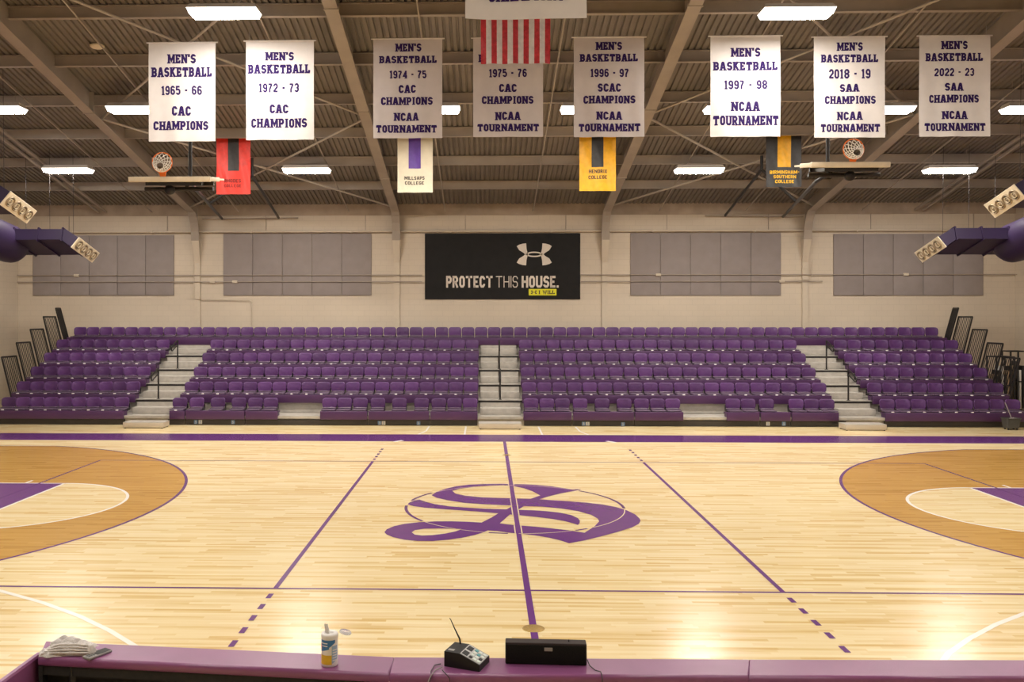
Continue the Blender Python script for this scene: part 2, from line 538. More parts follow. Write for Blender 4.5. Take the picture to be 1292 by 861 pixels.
def glyph(ch, t, serif):
    """returns (width, list of quads) with cap height 1"""
    h = t / 2
    S = []          # (polyline, closed)
    sf = []         # serif centres (x, 0 or 1)
    c = 0.14
    w = 0.70
    l, r, b, T = h, w - h, h, 1 - h
    m = 0.5
    ring = lambda l, r, b, T: [(l + c, b), (r - c, b), (r, b + c), (r, T - c), (r - c, T), (l + c, T), (l, T - c), (l, b + c)]
    if ch == 'A':
        w = 0.82
        S = [([(h, 0), (w / 2 - .07, 1 - h * .6)], 0), ([(w - h, 0), (w / 2 + .07, 1 - h * .6)], 0), ([(w / 2 - .16, 1 - h * .8), (w / 2 + .16, 1 - h * .8)], 0), ([(.2, .32), (w - .2, .32)], 0)]
        sf = [(h, 0), (w - h, 0)]
    elif ch == 'B':
        S = [([(l, 0), (l, 1)], 0), ([(l, T), (r - c, T), (r - .02, T - c * .8), (r - .02, m + c * .8), (r - c, m), (l, m)], 0), ([(l, m), (r - c, m), (r, m - c * .8), (r, b + c * .8), (r - c, b), (l, b)], 0)]
        sf = [(l, 0), (l, 1)]
    elif ch == 'C':
        S = [([(r, .68), (r, T - c), (r - c, T), (l + c, T), (l, T - c), (l, b + c), (l + c, b), (r - c, b), (r, b + c), (r, .32)], 0)]
    elif ch == 'D':
        S = [([(l, b), (l, T), (r - c, T), (r, T - c), (r, b + c), (r - c, b)], 1)]
        sf = [(l, 0), (l, 1)]
    elif ch == 'E':
        w = .66
        r = w
        S = [([(l, 0), (l, 1)], 0), ([(l, T), (r, T)], 0), ([(l, m), (r - .14, m)], 0), ([(l, b), (r, b)], 0)]
        if serif:
            S += [([(r - h, T), (r - h, T - .22)], 0), ([(r - h, b), (r - h, b + .22)], 0)]
        sf = [(l, 0), (l, 1)]
    elif ch == 'G':
        S = [([(r, .68), (r, T - c), (r - c, T), (l + c, T), (l, T - c), (l, b + c), (l + c, b), (r - c, b), (r, b + c), (r, .45)], 0), ([(r + h, .45), (r - .25, .45)], 0)]
    elif ch == 'H':
        w = .78
        r = w - h
        S = [([(l, 0), (l, 1)], 0), ([(r, 0), (r, 1)], 0), ([(l, m), (r, m)], 0)]
        sf = [(l, 0), (l, 1), (r, 0), (r, 1)]
    elif ch == 'I':
        w = t + (.16 if serif else 0)
        S = [([(w / 2, 0), (w / 2, 1)], 0)]
        sf = [(w / 2, 0), (w / 2, 1)]
    elif ch == 'K':
        w = .80
        S = [([(l, 0), (l, 1)], 0), ([(l, .38), (w - .18, 1)], 0), ([(l + .18, .56), (w - h, 0)], 0)]
        sf = [(l, 0), (l, 1), (w - .16, 1), (w - h, 0)]
    elif ch == 'L':
        w = .64
        r = w
        S = [([(l, 0), (l, 1)], 0), ([(l, b), (r, b)], 0)]
        if serif:
            S += [([(r - h, b), (r - h, b + .26)], 0)]
        sf = [(l, 0), (l, 1)]
    elif ch == 'M':
        w = 1.0
        r = w - h
        S = [([(l, 0), (l, 1)], 0), ([(r, 0), (r, 1)], 0), ([(l, .97), (w / 2, .30), (r, .97)], 0)]
        sf = [(l, 0), (r, 0), (l - .02, 1), (r + .02, 1)]
    elif ch == 'N':
        w = .82
        r = w - h
        S = [([(l, 0), (l, 1)], 0), ([(r, 0), (r, 1)], 0), ([(l, .93), (r, .07)], 0)]
        sf = [(l, 0), (l - .02, 1), (r, 1)]
    elif ch in 'O0':
        if ch == '0':
            w = .66
            r = w - h
        S = [(ring(l, r, b, T), 1)]
    elif ch == 'P':
        S = [([(l, 0), (l, 1)], 0), ([(l, T), (r - c, T), (r, T - c), (r, .44 + c), (r - c, .44), (l, .44)], 0)]
        sf = [(l, 0), (l, 1)]
    elif ch == 'R':
        w = .76
        S = [([(l, 0), (l, 1)], 0), ([(l, T), (r - c, T), (r, T - c), (r, .46 + c), (r - c, .46), (l, .46)], 0), ([(r - .22, .46), (w - h, 0)], 0)]
        sf = [(l, 0), (l, 1), (w - h + .02, 0)]
    elif ch == 'S':
        S = [([(r, .735), (r, T - c * .8), (r - c, T), (l + c, T), (l, T - c), (l, m + c * .8), (l + c, m), (r - c, m), (r, m - c * .8), (r, b + c), (r - c, b), (l + c, b), (l, b + c * .8), (l, .265)], 0)]
    elif ch == 'T':
        w = .90 if not serif else .80
        S = [([(w / 2, 0), (w / 2, 1)], 0), ([(0, T), (w, T)], 0)]
        if serif:
            S += [([(h * .9, T), (h * .9, T - .24)], 0), ([(w - h * .9, T), (w - h * .9, T - .24)], 0)]
        sf = [(w / 2, 0)]
    elif ch == 'U':
        w = .78
        r = w - h
        S = [([(l, 1), (l, b + c), (l + c, b), (r - c, b), (r, b + c), (r, 1)], 0)]
        sf = [(l, 1), (r, 1)]
    elif ch == 'W':
        w = 1.1
        S = [([(h, 1), (.30, 0 + h * .3), (w / 2, .8), (w - .30, h * .3), (w - h, 1)], 0)]
        sf = [(h, 1), (w - h, 1)]
    elif ch == 'X':
        w = .78
        S = [([(h, 0), (w - h, 1)], 0), ([(h, 1), (w - h, 0)], 0)]
        sf = [(h, 0), (h, 1), (w - h, 0), (w - h, 1)]
    elif ch == '1':
        w = .46
        S = [([(w / 2 + .02, 0), (w / 2 + .02, 1)], 0), ([(w / 2, T), (.02, .78)], 0)]
        sf = [(w / 2 + .02, 0)]
    elif ch == '2':
        w = .66
        r = w - h
        S = [([(l, .68), (l, T - c), (l + c, T), (r - c, T), (r, T - c), (r, .58), (l, b + .06), (l, b)], 0), ([(0, b), (w, b)], 0)]
    elif ch == '3':
        w = .66
        r = w - h
        S = [([(l, .76), (l, T - c * .9), (l + c, T), (r - c, T), (r, T - c), (r, m + c * .7), (r - c * .8, m), (l + .20, m)], 0), ([(r - c * .8, m), (r, m - c * .7), (r, b + c), (r - c, b), (l + c, b), (l, b + c * .9), (l, .24)], 0)]
    elif ch == '4':
        w = .72
        S = [([(w - .22, 0), (w - .22, 1)], 0), ([(w - .24, T), (h, .30), (w, .30)], 0)]
        sf = [(w - .22, 0)]
    elif ch == '5':
        w = .66
        r = w - h
        S = [([(r, T), (l, T), (l, .58), (r - c, .60), (r, .60 - c), (r, b + c), (r - c, b), (l + c, b), (l, b + c * .9), (l, .245)], 0)]
    elif ch == '6':
        w = .66
        r = w - h
        S = [([(r, .765), (r, T - c * .9), (r - c, T), (l + c, T), (l, T - c), (l, b + c), (l + c, b), (r - c, b), (r, b + c), (r, .55 - c), (r - c, .55), (l, .55)], 0)]
    elif ch == '7':
        w = .66
        S = [([(0, T), (w - h, T)], 0), ([(w - h * 1.1, T), (w * .36, .35), (w * .36, 0)], 0)]
    elif ch == '8':
        w = .68
        r = w - h
        S = [(ring(l, r, b, m), 1), (ring(l, r, m, T), 1)]
    elif ch == '9':
        w = .66
        r = w - h
        S = [([(l, .235), (l, b + c * .9), (l + c, b), (r - c, b), (r, b + c), (r, T - c), (r - c, T), (l + c, T), (l, T - c), (l, .45 + c), (l + c, .45), (r, .45)], 0)]
    elif ch == '-':
        w = .36
        S = [([(0, m), (w, m)], 0)]
    elif ch == "'":
        w = .2
        S = [([(w / 2, .68), (w / 2, 1)], 0)]
    elif ch == '.':
        w = t
        S = [([(w / 2, 0), (w / 2, t)], 0)]
    else:
        return .34, []
    kx = .74
    S = [([(h + (x - h) * kx, y) for x, y in pl], cl) for pl, cl in S]
    sf = [(h + (x - h) * kx, y) for x, y in sf]
    w = w * kx + t * (1 - kx)
    q = []
    for pl, cl in S:
        q += mitre(pl, t, bool(cl))
    if serif:
        st, sw = .13, t / 2 + .07
        for x, y in sf:
            y0 = 0 if y == 0 else 1 - st
            q.append((Vector((x - sw, y0)), Vector((x + sw, y0)), Vector((x + sw, y0 + st)), Vector((x - sw, y0 + st))))
    return w, q


def text_quads(txt, x0, x1, y0, y1, t=.23, serif=True, gap=.13):
    """fit a line of capitals to the rectangle x0..x1, y0..y1 (y up)"""
    if serif and any(c_ in '2356890' for c_ in txt):
        t = min(t, .195)
    x = 0.0
    out = []
    for ch in txt:
        w, q = glyph(ch, t, serif)
        out += [[(p.x + x, p.y) for p in f] for f in q]
        x += w + gap
    x -= gap
    sx = (x1 - x0) / x
    sy = y1 - y0
    return [[(x0 + p[0] * sx, y0 + p[1] * sy) for p in f] for f in out]


# ================================================================ THE ROOM
XL, XR, YB, YN = -17.25, 18.0, 16.2, -20.0
RY = -0.28                              # ridge


def deck_z(y):
    return 10.785 - 0.22 * abs(y - RY)


fl = MB()
fl.box((XL - .3, YN - .3, -.3), (XR + .3, YB + .3, 0))
floor = tag(fl.build('floor', M['floor']), 'pale maple strip basketball floor', kind='structure')


def wall(name, a, b):
    return tag(MB().box(a, b).build(name, M['wall']), kind='structure')


wb = wall('wall_back', (XL - .3, YB, 0), (XR + .3, YB + .3, 7.6))
wl = wall('wall_left', (XL - .3, YN, 0), (XL, YB, 11.2))
wr = wall('wall_right', (XR, YN, 0), (XR + .3, YB, 11.2))
wn = wall('wall_near', (XL - .3, YN - .3, 0), (XR + .3, YN, 7.6))

# ribbed metal deck
dk = MB()
pitch = 0.1525
for s_ in (1, -1):
    x = XL - .3
    row = []
    while x < XR + .3:
        for dx, dz in ((0, 0), (.085, 0), (.1, .045), (.1375, .045)):
            row.append((x + dx, dz))
        x += pitch
    ya, yb = RY, (YB + .2 if s_ > 0 else YN - .2)
    vs = [(x, ya, deck_z(ya) + dz) for x, dz in row] + [(x, yb, deck_z(yb) + dz) for x, dz in row]
    n = len(row)
    fs = [(i, i + n, i + n + 1, i + 1) if s_ > 0 else (i, i + 1, i + n + 1, i + n) for i in range(n - 1)]
    dk.add(vs, fs)
    # outer roof skin above the ribs
    vs = [(XL - .3, ya, deck_z(ya) + .2), (XR + .3, ya, deck_z(ya) + .2), (XR + .3, yb, deck_z(yb) + .2), (XL - .3, yb, deck_z(yb) + .2)]
    dk.add(vs, [(0, 1, 2, 3)])
ceiling = tag(dk.build('ceiling', M['deck']), 'brown grey ribbed metal roof deck', kind='structure')

# purlins (rolled channels), each its own piece
PUR = [3.78 + 2.03 * k for k in range(6)]
allp = PUR + [1.75, RY] + [2 * RY - y for y in PUR] + [2 * RY - 1.75] + [2 * RY - PUR[-1] - 2.03 * k for k in (1, 2)]
for y in allp:
    z = deck_z(y)
    p = MB()
    p.box((XL, y - .012, z - .27), (XR, y + .012, z - .01))
    p.box((XL, y - .06, z - .285), (XR, y + .06, z - .265))
    p.box((XL, y - .06, z - .03), (XR, y + .06, z - .012))
    p.build('purlin', M['steel'], ceiling)

# tapered rigid frames
FRX = (-10.75, -3.62, 3.72, 10.72)


def frame_bottom(y):
    a = abs(y - RY)
    return deck_z(y) - (.66 - .012 * a)


for fx in FRX:
    for s_ in (1, -1):
        yw = YB if s_ > 0 else YN
        ys = [RY + (yw - .7 * s_ - RY) * i / 10 for i in range(11)]
        low = [(y, frame_bottom(y)) for y in ys]
        zk = low[-1][1]
        low += [(yw - .55 * s_, zk - .13), (yw - .42 * s_, zk - .34), (yw - .33 * s_, zk - .62), (yw - .29 * s_, zk - .95)]
        hi = [(y, deck_z(y) - .02) for y in ys] + [(yw - .02 * s_, deck_z(yw) - .05)] * 1
        r = MB()
        # web
        top = [(y, deck_z(y) - .02) for y, _ in low[:11]] + [(yw - .1 * s_, deck_z(yw) - .02), (yw - .02 * s_, zk - .34), (yw - .02 * s_, zk - .62), (yw - .02 * s_, zk - .95)]
        for i in range(len(low) - 1):
            a, b, c2, d = low[i], low[i + 1], top[i + 1], top[i]
            vs = []
            for dx in (-.008, .008):
                vs += [(fx + dx, *a), (fx + dx, *b), (fx + dx, *c2), (fx + dx, *d)]
            r.add(vs, [(0, 1, 2, 3), (7, 6, 5, 4), (0, 4, 5, 1), (2, 6, 7, 3)])
            # bottom flange
            vs = []
            for (yy, zz) in (a, b):
                for dx, dz in ((-.14, -.02), (.14, -.02), (.14, 0), (-.14, 0)):
                    vs.append((fx + dx, yy, zz + dz))
            r.add(vs, [(3, 2, 1, 0), (4, 5, 6, 7), (0, 1, 5, 4), (1, 2, 6, 5), (2, 3, 7, 6), (3, 0, 4, 7)])
        # web stiffeners at splices
        for y in ys[2:10:3]:
            r.box((fx - .13, y - .012, frame_bottom(y)), (fx + .13, y + .012, deck_z(y) - .03))
            r.box((fx - .16, y - .02, frame_bottom(y) - .035), (fx + .16, y + .02, frame_bottom(y) + .02))
        r.build('rafter', M['steel'], ceiling)
        # painted tapered column foot on the wall
        z0, z1 = zk - .95, zk - 1.75
        cfo = MB()
        y0 = yw - .29 * s_
        cfo.add([(fx - .13, y0, z0), (fx + .13, y0, z0), (fx + .13, yw, z0), (fx - .13, yw, z0), (fx - .10, yw - .06 * s_, z1), (fx + .10, yw - .06 * s_, z1), (fx + .10, yw, z1), (fx - .10, yw, z1)],
                [(0, 1, 2, 3), (7, 6, 5, 4), (0, 4, 5, 1), (1, 5, 6, 2), (2, 6, 7, 3), (3, 7, 4, 0)])
        cfo.box((fx - .10, yw - .06, 0), (fx + .10, yw + .0, z1)) if s_ > 0 else cfo.box((fx - .10, yw, 0), (fx + .10, yw + .06, z1))
        tag(cfo.build('trim_%d' % (2 + FRX.index(fx) * 2 + (s_ < 0)), M['wall_trim']), kind='structure')

# cross bracing rods, slope struts, thin conduits
for xa, xb in ((FRX[0], FRX[1]), (FRX[2], FRX[3])):
    for ya, yb in ((1.0, 8.35), (8.35, 15.3)):
        for p, q in (((xa, ya), (xb, yb)), ((xa, yb), (xb, ya))):
            zz = .40
            MB().tube([(p[0], p[1], deck_z(p[1]) - zz), (q[0], q[1], deck_z(q[1]) - zz)], .032, 6).build('brace_rod', M['steel_light'], ceiling)
for x in (-14.2, 14.4):
    for dx in (0, .28):
        MB().bar((x + dx, .5, deck_z(.5) - .33), (x + dx, 15.9, deck_z(15.9) - .33), .07, .06).build('strut', M['steel'], ceiling)
for x in (-12.3, -9.2, -5.3, -1.9, 1.2, 5.6, 8.6, 12.6):
    MB().tube([(x, 0.4, deck_z(.4) - .32), (x, 15.95, deck_z(15.95) - .32)], .018, 6).build('ceiling_conduit', M['steel_light'], ceiling)

# wall trims
tr = MB().box((XL, YB - .035, 6.78), (XR, YB, 7.20))
tag(tr.build('trim_1', M['bond']), kind='structure')
for nm, x0, x1, zz, rr, yy in (('long', XL, XR, 6.20, .035, YB - .12),):
    t = thing('wall_pipe', 'long cream pipe high along the back wall above the grey panels', 'pipe', (0, yy, zz))
    MB().tube([(x0 + .02, 0, 0), (x1 - .02, 0, 0)], rr, 10).build('pipe', M['wall_trim'], t)
    for k in range(10):
        x = -15.9 + 3.55 * k
        MB().box((x - .025, -.04, -.05), (x + .025, .12, .05)).build('clamp', M['wall_trim'], t)
        MB().box((x + .5, .09, 0.0), (x + .515, .12, .62)).build('hanger', M['steel'], t)
for (v, lab, x0, x1) in ((347.5, 'upper thin conduit running across the lower part of the grey wall panels', XL, XR), (355.8, 'lower thin conduit running across the lower part of the grey wall panels', XL, 11.3)):
    z = at_y(400, v, YB).z
    t = thing('wall_conduit', lab, 'conduit', (0, YB - .09, z))
    for a, b in ((x0, -2.72), (2.86, x1)):
        MB().tube([(a + .02, 0, 0), (b, 0, 0)], .017, 8).build('tube', M['steel'], t)
    for x in ((-15.1, 5.6, 14.2) if v < 350 else (-10.2, -9.4, 9.9)):
        MB().bbox((x - .09, -.02, -.05), (x + .09, .09, .05), .015).build('junction_box', M['wall_trim'], t)

for pts, lab in ((((244.5, 334), (244.5, 374), (247, 377.5), (314, 378.5), (318, 381), (318, 425)), 'thin stepped conduit dropping to the top seats left of the black sign'),
                 (((1025, 330), (1025, 350), (1022, 353), (1000, 353.5)), 'short bent conduit on the column right of the black sign')):
    P = [at_y(u, v, YB - .09) for u, v in pts]
    o_ = P[0].copy()
    t = thing('wall_conduit', lab, 'conduit', o_)
    MB().tube([p - o_ for p in P], .014, 6).build('tube', M['wall_trim'], t)
for u, v, lab in ((122.5, 58, 'round cream disc fixture under the roof at the upper left'), (1211, 42, 'round cream disc fixture peeking above the 2022 - 23 banner')):
    p = at_y(u, v, 5.4)
    t = thing('ceiling_disc', lab, 'ceiling fixture', p)
    MB().lathe([(0, -.06), (.11, -.055), (.16, -.02), (.165, .01), (.10, .05), (0, .05)], n=24).build('disc', M['nozzle_plate'], t)
    MB().tube([(0, 0, .04), (0, 0, deck_z(5.4) - p.z)], .02, 8).build('stem', M['steel'], t)

# ---------------------------------------------------------------- floor paint (parts of the floor)
def paint(name, mb, m, label=None):
    return tag(mb.build(name, M[m], floor), label)


def strip(mb, x0, y0, x1, y1, w, z):
    a = Vector((x0, y0))
    b = Vector((x1, y1))
    d = (b - a).normalized()
    n = Vector((-d.y, d.x)) * w / 2
    return mb.add([(*(a - n), z), (*(b - n), z), (*(b + n), z), (*(a + n), z)], [(0, 1, 2, 3)])


def arcpts(cx, cy, r, a0, a1, n):
    return [(cx + r * math.cos(math.radians(a0 + (a1 - a0) * i / n)), cy + r * math.sin(math.radians(a0 + (a1 - a0) * i / n))) for i in range(n + 1)]


def ribbon(mb, pts, w, z):
    for q in mitre(pts, w):
        mb.add([(p.x, p.y, z) for p in q], [(0, 1, 2, 3)])


BX = 12.73
for s_, nm in ((-1, 'left'), (1, 'right')):
    # stained zone inside the three point line
    arc = arcpts(-BX, 0, 6.75, -76, 76, 90)
    pts = [(-14.3, -6.55)] + arc + [(-14.3, 6.55)]
    P = [(s_ * -1 * x, y) for x, y in pts]
    paint('stained_zone', MB().flat([P], .0010), 'stain', 'darker orange stained wood inside the arc')
    mb = MB()
    ribbon(mb, [(s_ * -1 * x, y) for x, y in [(-14.3, -6.55)] + arc + [(-14.3, 6.55)]], .055, .0022)
    paint('three_point_line', mb, 'court_line_purple')
    # lighter half circle and purple lane
    half = [(s_ * -1 * x, y) for x, y in arcpts(-8.58, 0, 1.83, -90, 90, 40)]
    paint('free_throw_circle', MB().flat([half], .0016), 'floor')
    mb = MB()
    ribbon(mb, half, .05, .0024)
    strip(mb, s_ * 8.58, -1.855, s_ * 8.58, 1.855, .05, .0024)
    strip(mb, s_ * 8.58, 1.83, s_ * 14.3, 1.83, .05, .0024)
    strip(mb, s_ * 8.58, -1.83, s_ * 14.3, -1.83, .05, .0024)
    for xx in (9.35, 10.3, 11.2):
        strip(mb, s_ * xx, 1.84, s_ * xx, 2.1, .05, .0024)
    paint('lane_line', mb, 'court_white')
    mb = MB()
    mb.flat([[(s_ * 8.58, -1.82), (s_ * 14.3, -1.82), (s_ * 14.3, 1.82), (s_ * 8.58, 1.82)]], .0016)
    paint('lane', mb, 'court_purple', 'solid purple free throw lane')
# volleyball court
mb = MB()
for y in (-4.5, 4.5):
    strip(mb, -9.07, y, 9.07, y, .045, .0027)
for x in (-9.07, 9.07):
    strip(mb, x, -4.5, x, 4.5, .045, .0027)
paint('volleyball_line', mb, 'court_line_purple')
mb = MB()
for x in (-2.98, 2.98):
    strip(mb, x, -4.5, x, 4.5, .06, .0028)
    for k in range(5):
        for sg in (1, -1):
            y = 4.78 + .365 * k
            strip(mb, x, sg * (y - .085), sg * 0 + x, sg * (y + .085), .06, .0028)
paint('attack_line', mb, 'court_line_purple')
# border
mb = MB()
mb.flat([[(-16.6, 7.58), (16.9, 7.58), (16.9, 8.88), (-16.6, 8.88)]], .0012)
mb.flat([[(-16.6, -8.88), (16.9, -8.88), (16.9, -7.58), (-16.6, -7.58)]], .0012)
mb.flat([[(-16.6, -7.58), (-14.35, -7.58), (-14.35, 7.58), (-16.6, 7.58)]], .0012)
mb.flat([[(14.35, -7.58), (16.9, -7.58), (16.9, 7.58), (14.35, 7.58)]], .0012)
paint('court_border', mb, 'border_dimmed', 'wide purple border band along the sideline')
mb = MB()
strip(mb, 0, -7.58, 0, 7.58, .075, .0030)
paint('midcourt_line', mb, 'court_purple')
# cross court arcs, white and faint
mb = MB()
for s_ in (-1, 1):
    ribbon(mb, [(s_ * x, y) for x, y in ((8.4, -4.15), (7.3, -4.3), (6.19, -4.67), (5.5, -5.06), (4.86, -5.5), (4.35, -5.92), (3.93, -6.32), (3.4, -7.0), (2.9, -7.9))], .06, .0026)
    strip(mb, s_ * 2.62, 7.74, s_ * 2.82, 7.50, .11, .0026)
    ribbon(mb, [(s_ * 2.12, 10.6), (s_ * 2.14, 9.6), (s_ * 2.3, 8.92)], .05, .0026)
    strip(mb, s_ * 1.05, 8.9, s_ * 1.05, 10.6, .05, .0026)
paint('practice_court_line', mb, 'court_white')
mb = MB()
for s_ in (-1, 1):
    ribbon(mb, [(s_ * x, y) for x, y in ((2.8, 7.5), (3.83, 6.4), (4.81, 5.6), (5.89, 4.85), (7.2, 4.4))], .045, .0025)
paint('faint_arc_line', mb, 'court_cream')
# sideline corner markers + plates
for (x, y, r) in ((0, -5.75, .115), (0, 5.45, .10)):
    MB().lathe([(0.0, .0045), (r * .93, .0045), (r, .003), (r, 0)], (x, y, 0), 28).build('floor_plate', M['brass'], floor)

# gothic S
A_ = lambda p: at_z(480 + p[0] * .13158, 600 + p[1] * .13158)
B_ = lambda p: at_z(640 + p[0] * .13932, 600 + p[1] * .13932)
outer = [A_(p) for p in ((490, 193), (540, 160), (620, 132), (720, 108), (850, 92), (1000, 85), (1150, 83))] + \
    [B_(p) for p in ((60, 82), (160, 83), (260, 88), (400, 101), (520, 119), (590, 130), (672, 125), (620, 141), (560, 151), (480, 167), (380, 191), (290, 219),
                     (400, 227), (560, 237), (720, 250), (860, 266), (980, 288), (1080, 318), (1160, 357), (1200, 395), (1207, 415), (1190, 443), (1130, 474), (1000, 515), (850, 555), (700, 592), (560, 618),
                     (480, 592), (380, 568), (250, 546), (120, 532), (0, 520))] + \
    [A_(p) for p in ((1120, 537), (1030, 531), (980, 552), (900, 576), (780, 602), (650, 620), (500, 633), (350, 632), (230, 620), (120, 595), (60, 570), (38, 548), (60, 520), (130, 490), (230, 468), (370, 452), (520, 444), (680, 443), (850, 448), (970, 455),
                     (1070, 404), (1130, 367), (950, 351), (750, 336), (560, 323), (420, 312), (320, 298), (255, 280), (280, 262), (330, 243), (375, 235), (430, 255), (520, 278), (650, 298), (800, 310), (1000, 322), (1210, 328),
                     (1272, 292), (1000, 280), (800, 265), (640, 240), (540, 218))]
hole1 = [A_(p) for p in ((688, 150), (760, 130), (900, 112), (1050, 100), (1180, 97))] + [B_(p) for p in ((60, 100), (150, 118), (230, 147), (300, 185), (210, 215), (100, 212), (0, 209))] + [A_(p) for p in ((1100, 218), (980, 214), (820, 199), (720, 178))]
hole2 = [B_(p) for p in ((98, 315), (150, 280), (300, 285), (480, 301), (640, 326), (760, 360), (820, 395), (832, 420), (790, 465), (700, 522), (560, 501), (400, 482), (250, 467), (100, 455), (0, 446))] + [A_((1145, 463))] + \
    [B_(p) for p in ((23, 357), (120, 365), (260, 379), (400, 396), (520, 417), (600, 438), (640, 452), (656, 435), (658, 412), (640, 390), (580, 362), (480, 341), (350, 326), (220, 318))]
hole3 = [A_(p) for p in ((300, 550), (330, 528), (420, 515), (560, 512), (700, 515), (780, 518), (720, 540), (620, 561), (500, 576), (400, 580), (330, 571))]


def xy(L):
    return [(p.x, p.y) for p in L]


SP = [xy(outer), xy(hole1), xy(hole2), xy(hole3)]
paint('court_letter', MB().flat(SP, .0034), 'court_purple', 'large purple blackletter S at midcourt')


def inpoly(x, y, P):
    c = False
    j = len(P) - 1
    for i in range(len(P)):
        xi, yi = P[i]
        xj, yj = P[j]
        if (yi > y) != (yj > y) and x < (xj - xi) * (y - yi) / (yj - yi) + xi:
            c = not c
        j = i
    return c


def inS(x, y):
    return inpoly(x, y, SP[0]) and not any(inpoly(x, y, h) for h in SP[1:])


inn, out = MB(), MB()
RC = 1.83
for k in range(360):
    a0, a1 = math.radians(k), math.radians(k + 1)
    am = (a0 + a1) / 2
    i_ = inS(RC * math.cos(am), RC * math.sin(am))
    near = any(inS((RC + d) * math.cos(am + e), (RC + d) * math.sin(am + e)) for d in (-.035, .035) for e in (-.03, .03))
    if i_:
        w = .018
        mb, z = inn, .0038
    elif not near:
        w = .05
        mb, z = out, .0030
    else:
        continue
    mb.add([(r * math.cos(a), r * math.sin(a), z) for a, r in ((a0, RC - w / 2), (a0, RC + w / 2), (a1, RC + w / 2), (a1, RC - w / 2))], [(0, 1, 2, 3)])
for k in range(120):
    y = -2.4 + k * .04
    if inS(0, y + .02):
        for x in (-.05, .05):
            strip(inn, x, y, x, y + .04, .018, .0038)
paint('centre_circle', out, 'court_line_purple')
paint('circle_inlay', inn, 'court_cream', 'thin pale circle and line edges across the purple letter')

# ================================================================ ACOUSTIC PANELS + SIGN
for (u0, u1, v0, v1, lab) in ((42, 220, 297, 373, 'grey acoustic panel bank at the left end of the back wall behind the purple duct'),
                              (282, 469, 295, 373, 'grey acoustic panel bank left of the black sign on the back wall'),
                              (795, 985, 294, 373, 'grey acoustic panel bank right of the black sign on the back wall'),
                              (1051, 1240, 295, 373, 'grey acoustic panel bank at the right end of the back wall behind the duct')):
    a, b = at_y(u0, v1, YB), at_y(u1, v0, YB)
    t = thing('acoustic_panel', lab, 'wall panel', (a.x, YB, a.z), 'grey acoustic panel banks on the back wall')
    n = 5
    w = (b.x - a.x) / n
    for k in range(n):
        MB().bbox((k * w + .006, -.05, 0), ((k + 1) * w - .006, -.002, b.z - a.z), .012, seg=2).build('board', M['panel'], t)

ZS = .16254
a, b = at_y(536.2, 378, YB), at_y(732, 294.6, YB)
sg = thing('wall_sign', 'large black banner sign reading PROTECT THIS HOUSE on the back wall', 'sign', (a.x, YB, a.z))
sw_, sh_ = b.x - a.x, b.z - a.z
mb = MB()
nx, ny = 24, 10


def sign_y(x, z):
    return -.03 - .008 * math.sin(x * 5 + z * 2) - .02 * max(0, math.sin((z / sh_ - .82) * 16)) * (z / sh_ > .82)


vs = [(sw_ * i / nx, sign_y(sw_ * i / nx, sh_ * j / ny), sh_ * j / ny) for j in range(ny + 1) for i in range(nx + 1)]
fs = [(j * (nx + 1) + i, j * (nx + 1) + i + 1, (j + 1) * (nx + 1) + i + 1, (j + 1) * (nx + 1) + i) for j in range(ny) for i in range(nx)]
mb.add(vs, fs, smooth=True)
mb.add([(p[0], -.003, p[2]) for p in vs], [f[::-1] for f in fs])
mb.build('sheet', M['sign_black'], sg)


def S2(x, y):
    """zoom coordinates on the sign -> local x, z"""
    p = at_y(530 + x * ZS, 280 + y * ZS, YB)
    return (p.x - a.x, p.z - a.z)


def put_quads(mb, quads, yf, mi=0):
    for q in quads:
        mb.add([(p[0], yf, p[1]) for p in q], [tuple(range(len(q)))], mi)


def sline(txt, x0, x1, y0, y1, **k):
    p, q = S2(x0, y1), S2(x1, y0)
    return text_quads(txt, p[0], q[0], p[1], q[1], **k)


mb = MB()
put_quads(mb, sline('PROTECT', 203, 565, 420, 512, t=.195, serif=False, gap=.09), -.048)
mb.build('lettering', M['sign_print'], sg)
mb = MB()
put_quads(mb, sline('THIS', 588, 758, 422, 511, t=.085, serif=False, gap=.13), -.048)
mb.build('lettering', M['sign_print'], sg)
mb = MB()
put_quads(mb, sline('HOUSE.', 788, 1075, 420, 512, t=.195, serif=False, gap=.09), -.048)
mb.build('lettering', M['sign_print'], sg)


def emblem(mb, S, yf):
    for fx_ in (lambda x: x, lambda x: 1772 - x):
        for fy_ in (lambda y: y, lambda y: 507 - y):
            P = [(750, 190), (768, 179), (795, 171), (823, 168), (826, 210), (832, 238), (838, 254), (815, 254), (800, 240), (770, 222)]
            Q = [S(fx_(x), fy_(y)) for x, y in P]
            V = [Vector((x, z, 0)) for x, z in Q]
            for t3 in tessellate_polygon([V]):
                mb.add([(V[i].x, yf, V[i].y) for i in t3], [(0, 1, 2)])
    n = 32
    for k in range(n):
        q = []
        for an, rx, ry in ((k, 64, 21), (k + 1, 64, 21), (k + 1, 46, 11), (k, 46, 11)):
            t = 2 * PI * an / n
            q.append(S(886 + rx * math.cos(t), 253.5 + ry * math.sin(t)))
        put_quads(mb, [q], yf)


mb = MB()
emblem(mb, S2, -.048)
mb.build('emblem', M['sign_print'], sg)
mb = MB()
p, q = S2(843, 572), S2(1058, 522)
mb.box((p[0], -.050, p[1]), (q[0], -.044, q[1]))
yb_ = mb.build('yellow_tab', M['sign_yellow'], sg)
mb = MB()
put_quads(mb, sline('I WILL', 920, 1045, 533, 562, t=.20, serif=True, gap=.10), -.054)
mb.build('lettering', M['ink_black'], yb_)
mb = MB()
emblem(mb, lambda x, y: S2(858 + (x - 750) * .18, 533 + (y - 168) * .17), -.054)
mb.build('emblem', M['ink_black'], yb_)

